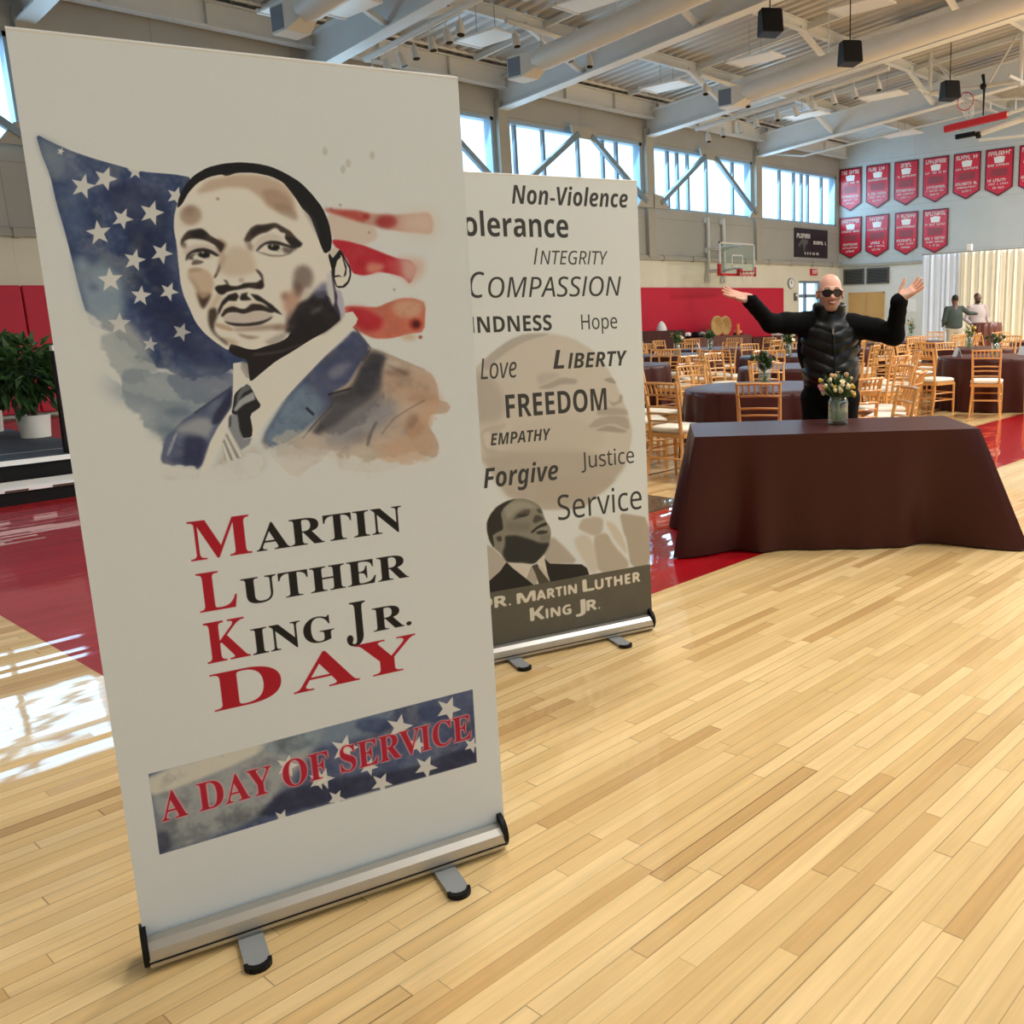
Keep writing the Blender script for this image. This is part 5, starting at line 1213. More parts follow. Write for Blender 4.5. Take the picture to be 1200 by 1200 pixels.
drape(12.3, 11.05, 27.9, 3.06, M['curtain_cream'], 'cream drape behind the bearded man', 2); drape(11.03, 9.62, 27.93, 3.06, M['curtain_cream'], 'cream drape right of the bearded man', 3); drape(9.6, 8.0, 27.9, 3.06, M['curtain_cream'], 'cream drape at the right picture edge', 5)
t = thing('drape_rail', 'slim rail and uprights holding up the drapes', 'rail', (28.05, 10.8, 0))
MB().tube([(0, 2.8, 3.08), (0, -2.9, 3.08)], .02, 8).build('rail', M['alu'], t)
for y in (2.75, 1.4, -1.4, -2.85): MB().tube([(.1, y, 0), (.1, y, 3.1)], .022, 8).build('upright', M['alu'], t)
t = thing('drape_lamp', 'small white lamp perched on top of the drape rail', 'lamp', (28.05, 12.05, 3.1)); MB().box(-.06, -.08, .0, .06, .08, .2).build('lamp_body', M['white'], t, None, .02); MB().lathe([(0, 0), (.05, 0), (.05, .01), (0, .01)]).build('lens', M['grey_plastic'], t).location = (0, 0, .2)
t = thing('high_table', 'small high table under the striped brown cloth', 'table', (24.6, 10.05, 0)); MB().lathe([(0, 1.0), (.38, 1.0), (.38, 1.03), (0, 1.03)]).build('tabletop', M['door_wood'], t); MB().tube([(0, 0, 0), (0, 0, 1.0)], .04).build('pedestal', M['black_steel'], t); MB().lathe([(0, 0), (.28, 0), (.28, .02), (0, .03)]).build('base', M['black_steel'], t)
b = MB(); n = 120
b.v.append((0, 0, 1.042))
for rr, z, a in ((.36, 1.042, 0), (.395, 1.035, .1), (.4, .9, .6), (.41, .5, .9), (.43, .012, 1.1)):
    for i in range(n): th = 2 * PI * i / n; b.v.append(((rr + a * .03 * math.sin(15 * th)) * math.cos(th), (rr + a * .03 * math.sin(15 * th)) * math.sin(th), z))
b.f = [(0, 1 + i, 1 + (i + 1) % n) for i in range(n)] + [(1 + j * n + i, 1 + (j + 1) * n + i, 1 + (j + 1) * n + (i + 1) % n, 1 + j * n + (i + 1) % n) for j in range(4) for i in range(n)]
o = b.build('tablecloth', M['cloth_rust'], None, 4); o.location = (24.6, 10.05, 0); tag(o, 'brown pleated cloth on the high table before the bearded man', 'tablecloth')
# ------------------------------------------------------------------ the two roll-up banners
def rollup(base_l, base_r, u0, width, zb, zt, lean, img, lab, front_feet):
    a = Vector(base_l + (0,)); b = Vector(base_r + (0,)); d = (b - a); L = d.length; rz = math.atan2(d.y, d.x)
    t = thing('rollup_banner', lab, 'banner', a, rz)
    m = bpy.data.materials.new('printed_banner_' + img.name); m.use_nodes = True; nt = NT(m)
    tx = nt.new('ShaderNodeTexImage'); tx.image = img; tx.extension = 'EXTEND'; tx.interpolation = 'Cubic'
    nt.l.new(tx.outputs[0], nt.b.inputs['Base Color']); nt.b.inputs['Roughness'].default_value = .55; nt.b.inputs['Specular IOR Level'].default_value = .3
    yf = .05; nx, nz = 8, 24
    g = MB(); g.uv = []
    pt = lambda i, j: (u0 + width * i / nx + lean * j / nz, yf + .004 * math.sin(PI * i / nx) * math.sin(PI * j / nz), zb + (zt - zb) * j / nz)
    for j in range(nz + 1):
        for i in range(nx + 1): g.v.append(pt(i, j))
    for j in range(nz):
        for i in range(nx):
            g.f.append((j * (nx + 1) + i, j * (nx + 1) + i + 1, (j + 1) * (nx + 1) + i + 1, (j + 1) * (nx + 1) + i)); g.uv += [(i / nx, j / nz), ((i + 1) / nx, j / nz), ((i + 1) / nx, (j + 1) / nz), (i / nx, (j + 1) / nz)]
    g.build('printed_panel', m, t, 4)
    bk = MB(); bk.v = [(p[0], p[1] + .003, p[2]) for p in g.v]; bk.f = [f[::-1] for f in g.f]; bk.build('panel_back', M['grey_plastic'], t, 4)
    tr = MB(); tr.tube([(u0 + lean, yf + .004, zt), (u0 + lean + width, yf + .004, zt)], .005, 10); tr.build('top_rail', M['white_plain'], t, SM)
    hs = MB(); prof = [(.0, .014), (-.004, .04), (.0, .058), (.018, .072), (.042, .076), (.042, .06), (.058, .06), (.058, .076), (.085, .068), (.1, .045), (.1, .014)]
    hs.prism(prof, .012, L - .012, lambda y, z, x: (x, y, z)); hs.build('base_housing', M['alu'], t, math.radians(25))
    gr = MB(); gr.box(.012, -.0055, .027, L - .012, .0, .03); gr.build('groove', M['black_steel'], t)
    for x in (0, L - .014):
        e = MB(); ring = [(.05 + .056 * math.cos(q), .05 + .05 * math.sin(q)) for q in np.linspace(0, 2 * PI, 24)[:-1]]
        e.prism(ring, x, x + .014, lambda y, z, h: (h, y, z)); e.build('end_cap', M['black'], t, SM)
    MB().tube([(L / 2, .09, .05), (L / 2 + lean, .075, zt)], .011, 10).build('support_pole', M['alu'], t)
    for fx in front_feet:
        f = MB(); w = .029; pl = [(-w, .09), (-w, -.13)] + [(w * math.cos(q), -.13 - .022 * math.sin(q)) for q in np.linspace(PI, 2 * PI, 9)[::-1]] 
        pl = [(-w, .09), (-w, -.115)] + [(-w * math.cos(q), -.115 - .03 * math.sin(q)) for q in np.linspace(0, PI, 9)[1:-1]] + [(w, -.115), (w, .09)]
        f.prism(pl, .003, .012, lambda x, y, z: (fx + x, y, z)); ft = f.build('foot', M['grey_plastic'], t)
        k = MB(); q = [(-w - .002, -.112)] + [(-(w + .003) * math.cos(s), -.115 - .034 * math.sin(s)) for s in np.linspace(0, PI, 9)] + [(w + .002, -.112)] + [(w * math.cos(s) * .8, -.112 - .02 * math.sin(s)) for s in np.linspace(0, PI, 7)]
        k.prism(q, 0, .014, lambda x, y, z: (fx + x, y, z)); k.build('rubber_tip', M['black'], ft)
    return t
M['white_plain'] = mat('white_banner_rail', (226, 224, 218), .5, var=.02)
flag_img = paint(930, 2070, (224, 229, 232), ART_FLAG, TEXT_FLAG, 3).image('flag_print')
word_img = paint(930, 2062, (222, 226, 225), ART_WORDS, TEXT_WORDS, 5).image('words_print')
rollup((0.6625, 2.2781), (1.5466, 1.9972), .006, .93, .038, 2.108, .0205, flag_img, 'large roll-up banner with a man\'s portrait, flag and MLK day lettering', (.232, .735))
rollup((2.3774, 3.2411), (3.2486, 2.9299), .005, .93, .038, 2.100, 0.0, word_img, 'roll-up banner covered in grey virtue words behind the flag banner', (.20, .70))

# ------------------------------------------------------------------ the draped front table
e1 = Vector((.661, -.7504)); TO = Vector((4.50, 3.67)); TL, TD = 1.775, .745
t = thing('banquet_table', 'long folding table hidden under the dark brown front cloth', 'table', (TO.x, TO.y, 0), math.atan2(e1.y, e1.x))
MB().box(.02, .02, .715, TL - .02, TD - .02, .748).build('tabletop', M['door_wood'], t, None, .01)
for x in (.2, TL - .2):
    for y in (.12, TD - .12): MB().tube([(x, y, 0), (x, y, .715)], .014, 8).build('leg', M['grey_plastic'], t)
def front_cloth():
    b = MB(); H = .76; n = 0; per = []
    N1, N2 = 150, 64
    for i in range(N1): per.append((TL * i / N1, 0, 0, -1, 0))
    for i in range(N2): per.append((TL, TD * i / N2, 1, 0, 1))
    for i in range(N1): per.append((TL - TL * i / N1, TD, 0, 1, 2))
    for i in range(N2): per.append((0, TD - TD * i / N2, -1, 0, 3))
    n = len(per)
    # distance of each rim point to the nearest corner, along the rim
    corners = [(0, 0), (TL, 0), (TL, TD), (0, TD)]
    flare = {(0, 0): (.125, .14), (TL, 0): (.235, .17), (TL, TD): (.2, .15), (0, TD): (.12, .14)}
    rows = [(0.0, 0.0), (.012, .02), (.06, .07), (.2, .22), (.4, .42), (.6, .62), (.8, .82), (.93, .95), (1.0, 1.0)]
    for hz, q in rows:
        for (px, py, nx, ny, side) in per:
            ox = oy = 0.0; s = px if side in (0, 2) else py
            edge = .006 + .012 * q
            if side == 0: edge += q * (-.035 + .014 * math.sin(s * 7.3 + .6) + .01 * math.sin(s * 19))
            else: edge += q * (.02 + .02 * math.sin(s * 15 + side))
            ox += nx * edge; oy += ny * edge; fold = 0
            for (cx, cy) in corners:
                d = math.hypot(px - cx, py - cy); fl, wd = flare[(cx, cy)]
                g = math.exp(-(d / wd) ** 2) * q; dx, dy = (1 if cx > 0 else -1), (1 if cy > 0 else -1)
                ox += dx * fl * g; oy += dy * fl * g * .75
                g2 = math.exp(-((d - wd * 1.75) / (wd * .7)) ** 2) * q; k2 = .075 if (cx, cy) == (TL, 0) else .05; ox -= nx * k2 * g2; oy -= ny * k2 * g2
                g3 = math.exp(-((d - wd * 2.9) / (wd * .6)) ** 2) * q; ox += nx * .034 * g3; oy += ny * .034 * g3
            z = H * (1 - hz)
            if hz == 1.0: z = .01
            b.v.append((px + ox, py + oy, z))
    b.f.append(tuple(range(n)))
    for j in range(len(rows) - 1):
        for i in range(n): b.f.append((j * n + i, (j + 1) * n + i, (j + 1) * n + (i + 1) % n, j * n + (i + 1) % n))
    return b
o = front_cloth().build('tablecloth', M['cloth'], None, math.radians(50)); o.location = (TO.x, TO.y, 0); o.rotation_euler = (0, 0, math.atan2(e1.y, e1.x))
tag(o, 'floor length dark brown cloth on the long table before the jacketed man', 'tablecloth')
vx, vy = 5.472, 3.227
jar('clear glass jar holding mixed flowers on the front table', (vx, vy, .7612))
bouquet('flower_bouquet', 'mixed cream, yellow and pink flowers in the front table jar', (vx, vy, .775), ('petal_cream', 'petal_yellow', 'petal_cream', 'petal_peach'), 5, hh=.335, n=44, spread=.13, leafy=80, big=.58)
t = thing('daisy_stem', 'pink daisy leaning left out of the front table jar', 'flowers', (vx, vy, .775))
L0 = Vector((-.64, .768, 0)) * .1
MB().tube([(.01, 0, .02), (-.005, .01, .17), tuple(L0 * .8 + Vector((0, 0, .24)))], .004, 5).build('stem', M['stem'], t)
dm = MB(); c = L0 + Vector((0, 0, .235)); nn = Vector((-.7, -.6, .35)).normalized(); u = nn.cross(Vector((0, 0, 1))).normalized(); w2 = nn.cross(u)
for i in range(14):
    th = 2 * PI * i / 14; d = u * math.cos(th) + w2 * math.sin(th); e = u * -math.sin(th) + w2 * math.cos(th); dm.add([c, c + d * .02 + e * .007, c + d * .036, c + d * .02 - e * .007], [(0, 1, 2, 3)])
dm.build('blossom', M['petal_pink'], t); MB().ball(c + nn * .004, .012, 8, 6).build('flower_eye', M['petal_yellow'], t, SM)
# ------------------------------------------------------------------ people, grown as smooth surfaces
def field(prims, lo, hi, res):
    lo = np.array(lo, float); hi = np.array(hi, float); n = np.ceil((hi - lo) / res).astype(int) + 1
    D = np.full(n, .3, np.float32); ax = [lo[i] + np.arange(n[i]) * res for i in range(3)]
    for pr in prims:
        ty, k = pr[0], pr[-1]
        if ty in ('cap', '-cap'):
            a, b, ra, rb = np.array(pr[1]), np.array(pr[2]), pr[3], pr[4]; R = max(ra, rb); mn = np.minimum(a, b) - R; mx = np.maximum(a, b) + R
        else:
            c, r = np.array(pr[1]), np.array(pr[2]); R = r.max() if len(pr) > 4 else 0; mn = c - np.maximum(r, R); mx = c + np.maximum(r, R)
        i0 = np.maximum(np.floor((mn - lo - k - .03) / res).astype(int), 0); i1 = np.minimum(np.ceil((mx - lo + k + .03) / res).astype(int) + 1, n)
        if (i1 <= i0).any(): continue
        sl = tuple(slice(p, q) for p, q in zip(i0, i1))
        x = ax[0][sl[0]][:, None, None]; y = ax[1][sl[1]][None, :, None]; z = ax[2][sl[2]][None, None, :]
        if ty in ('cap', '-cap'):
            d = b - a; L2 = d @ d; h = np.clip(((x - a[0]) * d[0] + (y - a[1]) * d[1] + (z - a[2]) * d[2]) / L2, 0, 1)
            dist = np.sqrt((x - a[0] - d[0] * h) ** 2 + (y - a[1] - d[1] * h) ** 2 + (z - a[2] - d[2] * h) ** 2) - (ra + (rb - ra) * h)
        else:
            px, py, pz = x - c[0], y - c[1], z - c[2]
            if len(pr) > 4:
                m = np.array(Euler(pr[3]).to_matrix()).T
                px, py, pz = (m[0, 0] * px + m[0, 1] * py + m[0, 2] * pz, m[1, 0] * px + m[1, 1] * py + m[1, 2] * pz, m[2, 0] * px + m[2, 1] * py + m[2, 2] * pz)
            q = np.sqrt((px / r[0]) ** 2 + (py / r[1]) ** 2 + (pz / r[2]) ** 2); q2 = np.sqrt((px / r[0] ** 2) ** 2 + (py / r[1] ** 2) ** 2 + (pz / r[2] ** 2) ** 2) + 1e-6
            dist = q * (q - 1) / q2
        o = D[sl]
        if ty[0] == '-':
            dist = -dist; h = np.clip(.5 - .5 * (o - dist) / k, 0, 1); D[sl] = o * (1 - h) + dist * h + k * h * (1 - h)
        else:
            h = np.clip(.5 + .5 * (o - dist) / k, 0, 1); D[sl] = o * (1 - h) + dist * h - k * h * (1 - h)
    return D, lo
def nets(D, lo, res):
    ins = D < 0; s = np.zeros(tuple(v - 1 for v in D.shape), np.int8)
    off = [(i, j, k) for i in (0, 1) for j in (0, 1) for k in (0, 1)]; sh = s.shape
    for i, j, k in off: s += ins[i:i + sh[0], j:j + sh[1], k:k + sh[2]]
    act = (s > 0) & (s < 8); idx = np.argwhere(act); N = len(idx)
    num = np.full(sh, -1, np.int32); num[act] = np.arange(N)
    val = np.stack([D[idx[:, 0] + i, idx[:, 1] + j, idx[:, 2] + k] for i, j, k in off], 1)
    P = np.zeros((N, 3)); cnt = np.zeros(N)
    for a in range(8):
        for ax in range(3):
            if off[a][ax]: continue
            b = a + (4, 2, 1)[ax]; va, vb = val[:, a], val[:, b]; cr = (va < 0) != (vb < 0)
            t = np.where(cr, va / np.where(cr, va - vb, 1), 0); p = np.array(off[a], float)[None] + t[:, None] * np.eye(3)[ax]
            P[cr] += p[cr]; cnt[cr] += 1
    V = lo + (idx + P / cnt[:, None]) * res; F = []
    for ax in range(3):
        A, B = [(1, 2), (2, 0), (0, 1)][ax]; s0 = [slice(1, -1)] * 3; s0[ax] = slice(0, -1); s1 = list(s0); s1[ax] = slice(1, None)
        u, v = ins[tuple(s0)], ins[tuple(s1)]
        for flip in (0, 1):
            e = np.argwhere((u & ~v) if flip == 0 else (~u & v)); 
            if not len(e): continue
            e = e + 1; e[:, ax] -= 1
            dA = np.zeros(3, int); dA[A] = 1; dB = np.zeros(3, int); dB[B] = 1
            q = [num[tuple((e - i * dA - j * dB).T)] for i, j in ((0, 0), (1, 0), (1, 1), (0, 1))]
            F.append(np.stack(q if flip == 0 else q[::-1], 1))
    return V, np.concatenate(F)
def grow(name, prims, lo, hi, res, m, parent, shade=None, mats=None, push=None):
    D, l = field(prims, lo, hi, res); V, F = nets(D, l, res)
    me = bpy.data.meshes.new(name); me.from_pydata(V.tolist(), [], F.tolist()); me.materials.append(m)
    if push:
        nv = np.empty(len(V) * 3); me.vertices.foreach_get('normal', nv); V = V + nv.reshape(-1, 3) * push(V)[:, None]; me.vertices.foreach_set('co', V.ravel())
    me.polygons.foreach_set('use_smooth', [True] * len(me.polygons))
    if mats:
        for q in mats: me.materials.append(q)
        c = V[F].mean(1); me.polygons.foreach_set('material_index', shade(c).astype(np.int32))
    me.update(); return link(bpy.data.objects.new(name, me), parent)
M['skin'] = mat('warm_skin', (222, 166, 140), .5, var=.05, scale=8); M['stubble'] = mat('grey_stubble_skin', (186, 148, 130), .6, var=.1, scale=60)
M['lips'] = mat('lips', (176, 92, 84), .45, var=.05); M['teeth'] = mat('teeth', (236, 230, 220), .3, var=.02); M['brow'] = mat('brown_brow_hair', (92, 68, 52), .7, var=.2, scale=60)
M['goatee'] = mat('greying_goatee', (184, 142, 122), .75, var=.2, scale=70); M['fleece'] = mat('black_fleece', (9, 9, 10), .9, var=.15, scale=40, spec=.15); M['vest'] = mat('glossy_black_vest', (6, 6, 7), .38, var=.12, scale=5, spec=.3); M['trouser'] = mat('black_trouser_cloth', (9, 9, 10), .85, var=.1, spec=.2)
M['lens'] = mat('dark_red_lens', (40, 10, 14), .08, var=.02, spec=.8); M['skin_dark'] = mat('deep_brown_skin', (92, 62, 48), .5, var=.06); M['hair_black'] = mat('short_black_hair', (24, 20, 20), .8, var=.2, scale=50)
M['green_shirt'] = mat('dark_green_shirt', (50, 62, 58), .8, var=.08); M['grey_trouser'] = mat('stone_trouser_cloth', (168, 162, 148), .8, var=.06); M['pink_shirt'] = mat('pale_mauve_shirt', (168, 156, 154), .8, var=.06)

def hand(w, fdir, up, s=1.0, curl=.35, spread=.22, side=1):
    """palm and five fingers from the wrist: fdir along the fingers, up out of the palm, side = thumb side"""
    w = np.array(w, float); f = np.array(fdir, float); f /= np.linalg.norm(f); u = np.array(up, float); u -= f * (u @ f); u /= np.linalg.norm(u); t = np.cross(f, u) * side
    pr = [('cap', w - f * .03, w + f * .02, .029 * s, .031 * s, .02)]
    base = w + f * .025 * s
    for k, o_ in enumerate((-.026, -.009, .009, .026)):
        pr.append(('cap', base + t * o_ * .75 * s, base + f * .062 * s + t * o_ * s, .0155 * s, .0135 * s, .018))
    ln = (.060, .074, .080, .072)
    for k, o_ in enumerate((-.029, -.0095, .0105, .030)):
        a = base + f * .068 * s + t * o_ * s; ang = spread * (o_ / .03); d0 = f * math.cos(ang) + t * math.sin(ang); L = ln[k] * s; p = a
        for j, (fr, r0, r1) in enumerate(((.45, .0105, .0095), (.32, .0095, .0085), (.25, .0085, .007))):
            c = curl * (j + .35) * .55; d = d0 * math.cos(c) + u * math.sin(c); q = p + d * L * fr; pr.append(('cap', p, q, r0 * s, r1 * s, .005)); p = q
    a = w + f * .018 * s + t * .024 * s; d = f * .62 + t * .72 + u * .28; d /= np.linalg.norm(d); b = a + d * .045 * s; pr.append(('cap', a, b, .0165 * s, .0125 * s, .012))
    d2 = d * .75 + f * .45 + u * .15; d2 /= np.linalg.norm(d2); c = b + d2 * .034 * s; pr.append(('cap', b, c, .0118 * s, .0105 * s, .006)); pr.append(('cap', c, c + d2 * .024 * s, .0105 * s, .0085 * s, .005))
    return pr
def head(c, s=1.0, ear=True, beard=0):
    c = np.array(c); p = lambda x, y, z: c + np.array((x, y, z)) * s
    e = lambda x, y, z, rx, ry, rz, k: ('ell', p(x, y, z), np.array((rx, ry, rz)) * s, k)
    h = [e(0, .012, .035, .079, .097, .095, .02), e(0, -.012, -.03, .066, .077, .093, .04), e(0, -.03, -.085, .044, .05, .036, .035), e(0, -.076, .022, .06, .022, .016, .02),
        e(-.036, -.068, -.02, .026, .024, .022, .02), e(.036, -.068, -.02, .026, .024, .022, .02), ('cap', p(0, -.088, .008), p(0, -.110, -.026), .009 * s, .0135 * s, .012), e(-.013, -.1, -.031, .009, .011, .008, .008), e(.013, -.1, -.031, .009, .011, .008, .008),
        ('-ell', p(-.032, -.096, .006), np.array((.017, .014, .010)) * s, .012), ('-ell', p(.032, -.096, .006), np.array((.017, .014, .010)) * s, .012), e(-.031, -.077, .004, .0125, .012, .0115, .003), e(.031, -.077, .004, .0125, .012, .0115, .003),
        e(0, -.09, -.052, .027, .012, .0065, .006), e(0, -.088, -.068, .023, .012, .0075, .006), ('-cap', p(-.03, -.099, -.056), p(.03, -.099, -.056), .0035 * s, .0035 * s, .004)]
    if ear:
        for q in (-1, 1): h += [('ell', p(q * .086, .012, -.004), np.array((.011, .02, .033)) * s, .006), ('-ell', p(q * .096, .004, .0), np.array((.007, .009, .018)) * s, .004)]
    return h + [('cap', p(0, .02, -.07), p(0, .03, -.19), .058 * s, .064 * s, .03)]

def person_root(lab, loc, rz): return thing('person', lab, 'person', loc, rz)
# the man behind the front table: local x to the right of the picture, local -y towards the viewer
g = person_root('smiling man in sunglasses and black padded vest raising both open hands', (5.939, 3.57, 0), math.atan2(-.768, .64)); g.scale = (1.015,) * 3
HC = (-.012, -.045, 1.598)
LS, LE, LW = (-.205, .0, 1.405), (-.435, -.12, 1.405), (-.59, -.2, 1.575); RS, RE, RW = (.19, .0, 1.385), (.43, -.1, 1.30), (.437, -.2, 1.545)
hL = hand(LW, (-.93, -.12, .30), (.08, -.55, .85), 1.12, .25, .25, -1); hR = hand(RW, (.80, -.14, .56), (-.42, -.62, .66), 1.12, .3, .25, -1)
bodyp = head(HC, 1.02) + [('cap', (-.0, .0, 1.2), (0, .02, 1.34), .12, .085, .05), ('cap', (0, 0, .95), (0, 0, 1.2), .13, .13, .05), ('cap', (-.1, 0, .9), (-.11, .02, .1), .08, .045, .04), ('cap', (.1, 0, .9), (.11, .02, .1), .08, .045, .04),
    ('cap', (-.1, .0, 1.38), LS, .06, .055, .03), ('cap', LS, LE, .05, .042, .03), ('cap', LE, LW, .042, .03, .02), ('cap', (.1, 0, 1.37), RS, .06, .055, .03), ('cap', RS, RE, .05, .042, .03), ('cap', RE, RW, .042, .03, .02),
    ('cap', (-.11, .02, .1), (-.12, -.1, .04), .04, .032, .03), ('cap', (.11, .02, .1), (.12, -.1, .04), .04, .032, .03)] + hL + hR
def man_shade(c):
    x, y, z = (c - np.array(HC)).T / 1.02; o = np.zeros(len(c))
    front = y < -.02; jaw = (z < -.022) & (z > -.135) & (y < .03)
    o[jaw & ~((np.abs(x) < .03) & (z > -.04)) & ((np.abs(x) > .036) | (z < -.043))] = 1
    o[(np.abs(x) < .034) & (z < -.071) & (z > -.125) & (y < -.045)] = 5
    o[(np.abs(x) < .036) & (z > -.049) & (z < -.036) & (y < -.075)] = 5
    o[(y > -.03) & (z > -.05) & (z < .075) & (np.abs(x) > .055) & (y < .1) & (np.abs(x) < .083)] = 1
    o[front & (np.abs(x) < .026) & (z < -.048 + 7 * x * x) & (z > -.073 + 7 * x * x) & (y < -.075)] = 2
    o[front & (np.abs(np.abs(x) - .034) < .02) & (np.abs(z - .036 + (np.abs(x) - .034) ** 2 * 12) < .005) & (y < -.06)] = 4
    return o
grow('body', bodyp, (-.9, -.45, 0), (.75, .3, 1.78), .0045, M['skin'], g, man_shade, [M['stubble'], M['lips'], M['teeth'], M['brow'], M['goatee']])
hq = lambda x, y, z: tuple(np.array(HC) + np.array((x, y, z)) * 1.02)
MB().tube([hq(-.021, -.0915, -.0545), hq(-.011, -.0985, -.0585), hq(0, -.1005, -.0598), hq(.011, -.0985, -.0585), hq(.021, -.0915, -.0545)], [.002, .0045, .005, .0045, .002], 8).build('teeth', M['teeth'], g, SM)
def lerp3(a, b, t): return tuple(np.array(a) * (1 - t) + np.array(b) * t)
jk = [('ell', (-.01, .01, 1.22), (.225, .15, .26), .05), ('ell', (.005, -.01, 1.0), (.195, .16, .2), .05), ('cap', (-.02, .02, 1.38), (-.17, .01, 1.395), .1, .075, .05), ('cap', (.02, .02, 1.375), (.15, .01, 1.375), .1, .075, .05),
    ('cap', (-.17, .0, 1.395), lerp3(LS, LE, .5), .082, .072, .04), ('cap', lerp3(LS, LE, .5), LE, .07, .06, .03), ('cap', LE, lerp3(LE, LW, .93), .06, .04, .03),
    ('cap', (.16, .0, 1.37), lerp3(RS, RE, .5), .085, .075, .04), ('cap', lerp3(RS, RE, .5), RE, .076, .068, .03), ('cap', RE, lerp3(RE, RW, .93), .066, .046, .03), ('ell', (.0, .0, .86), (.2, .155, .14), .05)]
for a, b, n_, r in ((LS, LE, 3, .068), (LE, LW, 4, .056), (RS, RE, 3, .072), (RE, RW, 4, .06)):
    for k in range(n_): c = lerp3(a, b, (k + .6) / n_); c2 = lerp3(a, b, (k + .72) / n_); jk.append(('cap', c, c2, r, r, .012))
def trim_below(prims, z): return prims
jacket = jk + [('cap', (-.012, -.02, 1.38), (-.012, -.022, 1.50), .088, .085, .02), ('-ell', (-.012, -.03, 1.612), (.2, .2, .105), .008)]
jo = grow('jacket', jacket, (-.75, -.4, .72), (.6, .3, 1.6), .007, M['fleece'], g)
vs = [('ell', (-.01, .005, 1.24), (.215, .172, .24), .05), ('ell', (.0, -.01, 1.05), (.2, .185, .19), .05), ('cap', (-.012, .0, 1.43), (-.012, .015, 1.515), .098, .094, .03), ('cap', (-.05, .02, 1.40), (-.18, .01, 1.412), .09, .07, .03), ('cap', (.04, .02, 1.39), (.16, .01, 1.387), .09, .07, .03), ('cap', (-.012, .0, 1.38), (-.012, -.01, 1.47), .105, .092, .03)]
vs += [('-ell', (-.30, .0, 1.26), (.085, .3, .13), .02), ('-ell', (.285, .0, 1.24), (.085, .3, .13), .02), ('-ell', (-.012, -.05, 1.615), (.076, .095, .13), .008), ('-cap', (.0, -.235, .8), (-.01, -.2, 1.36), .008, .008, .006), ('-ell', (0, 0, .76), (.5, .5, .155), .01), ('-ell', (0, .0, 1.70), (.4, .4, .175), .01)]
for k in range(30):     # stand-up collar, open at the throat
    a = math.radians(-90 + 32 + k * (296 / 29)); ca, sa = math.cos(a), math.sin(a)
    vs.append(('cap', (-.012 + .088 * ca, -.005 + .088 * sa, 1.43), (-.012 + .104 * ca, -.012 + .1 * sa, 1.515 + .012 * sa), .014, .011, .02))
def quilt(V):
    z = V[:, 2] - .42 * np.minimum(np.abs(V[:, 0] + .005), .2) * (V[:, 1] < 0); fade = np.clip((1.40 - V[:, 2]) / .05, 0, 1)
    wr = np.sin(V[:, 0] * 60 + V[:, 2] * 23) * np.sin(V[:, 2] * 41 - V[:, 0] * 17)
    return (.0088 * np.abs(np.sin(PI * z / .078)) ** .7 - .004 + .0034 * wr) * fade
grow('padded_vest', vs, (-.4, -.35, .84), (.4, .3, 1.6), .006, M['vest'], g, push=quilt)
MB().tube([(.0, -.208, .93), (.0, -.214, 1.05), (-.003, -.196, 1.22), (-.008, -.155, 1.36)], .006, 6).build('zip', M['black'], g)
MB().box(-.014, -.172, 1.32, -.002, -.158, 1.36).build('zip_pull', M['pewter'], g)
tr = [('ell', (0, .0, .88), (.2, .145, .13), .05), ('cap', (-.1, 0, .86), (-.115, .01, .48), .105, .08, .05), ('cap', (.1, 0, .86), (.115, .01, .48), .105, .08, .05), ('cap', (-.115, .01, .48), (-.12, .03, .09), .078, .065, .03), ('cap', (.115, .01, .48), (.12, .03, .09), .078, .065, .03)]
grow('trousers', tr, (-.3, -.25, 0.01), (.3, .25, 1.02), .012, M['trouser'], g)
for sx in (-1, 1): grow('shoe', [('cap', (sx * .12, .04, .045), (sx * .13, -.13, .04), .046, .04, .03), ('ell', (sx * .12, .04, .07), (.045, .055, .05), .03)], (sx * .125 - .1, -.22, 0), (sx * .125 + .1, .13, .14), .01, M['black'], g)
sg = MB(); P3 = lambda x, y, z: tuple(np.array(HC) + np.array((x, y, z)) * 1.02)
for sx in (-1, 1):
    ring = [(sx * .034 + .031 * math.copysign(abs(math.cos(a)) ** .7, math.cos(a)), .002 + .0235 * math.copysign(abs(math.sin(a)) ** .75, math.sin(a))) for a in np.linspace(0, 2 * PI, 25)[:-1]]
    sg.prism(ring, 0, .006, lambda x, z, h: P3(x, -.108 + abs(x) * .28 + h, z))
lens = sg.build('sunglasses', M['lens'], g)
fr = MB(); fr.bar(P3(-.01, -.112, .012), P3(.01, -.112, .012), .006, .006)
for sx in (-1, 1):
    fr.tube([P3(sx * .058, -.094, .012), P3(sx * .083, -.06, .013), P3(sx * .092, .01, .012)], .003, 6)
    fr.tube([P3(sx * .034 + .032 * math.cos(a), -.109 + abs(sx * .034 + .032 * math.cos(a)) * .28, .002 + .0245 * math.sin(a)) for a in np.linspace(0, 2 * PI, 21)], .003, 6, False)
fr.build('glasses_frame', M['black'], lens, SM)
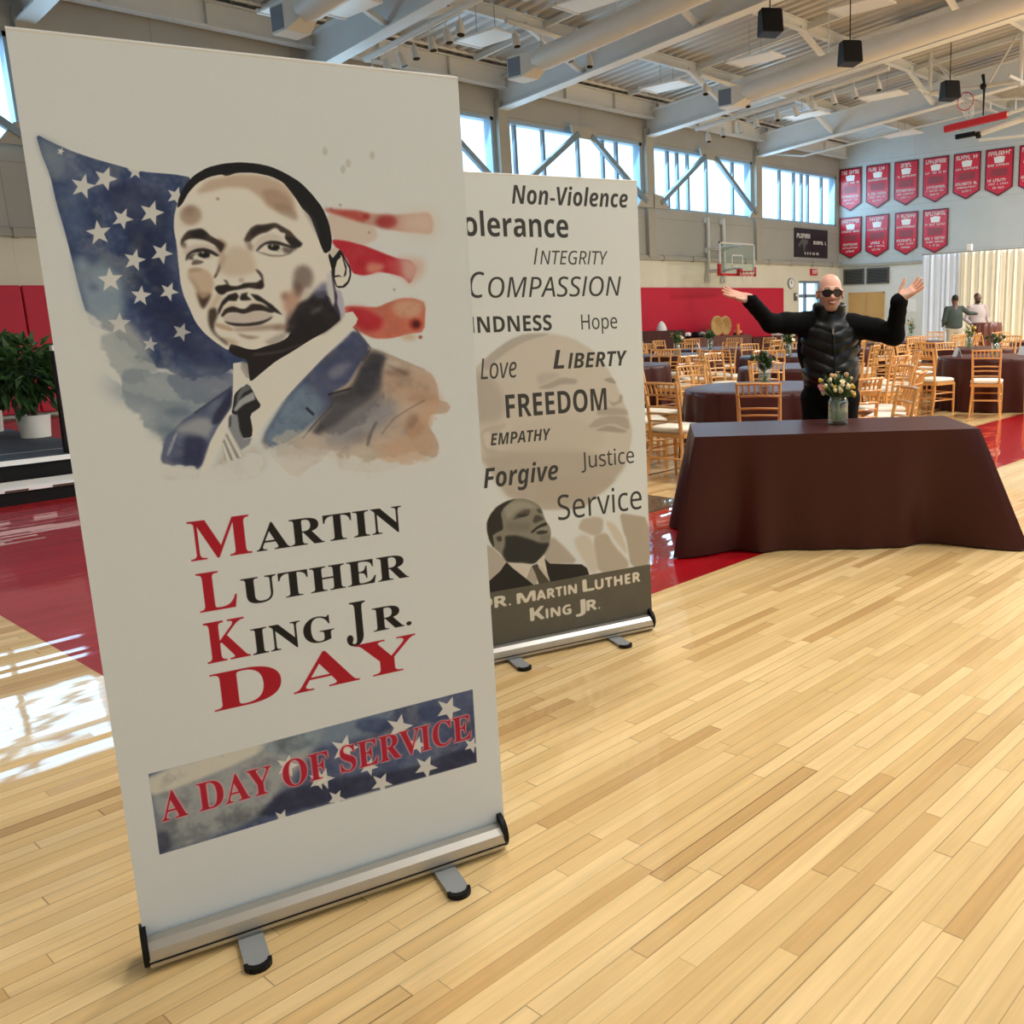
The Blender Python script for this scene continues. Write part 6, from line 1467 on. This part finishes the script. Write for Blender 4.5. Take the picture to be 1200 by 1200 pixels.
# two people far off in front of the drapes
def far_person(lab, loc, rz, hgt, shirt, trous, arms, beard, wide):
    g = person_root(lab, loc, rz); s = hgt / 1.78; c = (0, -.01, 1.645 * s); W = .19 * wide
    bp = head(c, s, True) + [('cap', (0, 0, .95 * s), (0, 0, 1.36 * s), .13, .12, .05), ('cap', (-.1, 0, .9 * s), (-.11, 0, .06), .08, .045, .04), ('cap', (.1, 0, .9 * s), (.11, 0, .06), .08, .045, .04), ('cap', (-.11, 0, .05), (-.11, -.13, .035), .045, .035, .03), ('cap', (.11, 0, .05), (.11, -.13, .035), .045, .035, .03)]
    sh = [('ell', (0, 0, 1.2 * s), (W + .015, .14 * wide, .28), .05), ('ell', (0, -.01, 1.0 * s), (W + .01, .15 * wide, .2), .05), ('cap', (-W + .03, 0, 1.42 * s), (W - .03, 0, 1.42 * s), .07, .07, .06)]
    for sx, el, wr in arms:
        S0 = (sx * W, 0, 1.41 * s); sh += [('cap', S0, el, .068, .056, .04), ('cap', el, wr, .054, .042, .03)]; d = np.array(wr) - np.array(el)
        bp += [('cap', S0, el, .045, .04, .03), ('cap', el, wr, .038, .03, .02)] + hand(tuple(np.array(wr) + d / np.linalg.norm(d) * .03), d, (0, -.5, .8), 1.0, .5, .1, sx)
    grow('body', bp, (-.75, -.75, 0), (.75, .4, 1.95), .0085, M['skin_dark'], g)
    grow('shirt', sh, (-.75, -.75, .7), (.75, .4, 1.6), .012, shirt, g)
    grow('trousers', [('ell', (0, 0, .9 * s), (W, .14, .14), .05), ('cap', (-.1, 0, .86 * s), (-.11, 0, .1), .1, .07, .04), ('cap', (.1, 0, .86 * s), (.11, 0, .1), .1, .07, .04)], (-.4, -.3, .02), (.4, .3, 1.1), .014, trous, g)
    hp = [('ell', (0, .02, c[2] + .05 * s), (.084 * s, .098 * s, .088 * s), .01), ('-ell', (0, -.1, c[2] - .01), (.08, .075, .1), .01)]
    grow('hair', hp, (-.2, -.2, c[2] - .2), (.2, .2, c[2] + .25), .008, M['hair_black'], g)
    if beard: grow('beard', [('ell', (0, -.055, c[2] - .085), (.062, .05, .055), .02), ('-ell', (0, -.11, c[2] - .05), (.03, .03, .012), .01)], (-.2, -.25, c[2] - .25), (.2, .2, c[2] + .1), .007, M['hair_black'], g)
    return g
far_person('person in dark green shirt and stone trousers, back turned, arm held out', (23.9, 10.62, 0), math.atan2(-.768, .64) + PI + .1, 1.78, M['green_shirt'], M['grey_trouser'], ((-1, (-.43, -.1, 1.3), (-.66, -.22, 1.28)), (1, (.29, .02, 1.12), (.22, -.2, 1.02))), False, 1.15)
far_person('bearded person in pale mauve shirt standing behind the striped high table', (25.6, 10.72, 0), math.atan2(-.768, .64) + .25, 1.82, M['pink_shirt'], M['trouser'], ((-1, (-.34, .02, 1.12), (-.3, -.2, 1.0)), (1, (.34, .02, 1.12), (.3, -.16, .96))), True, 1.25)
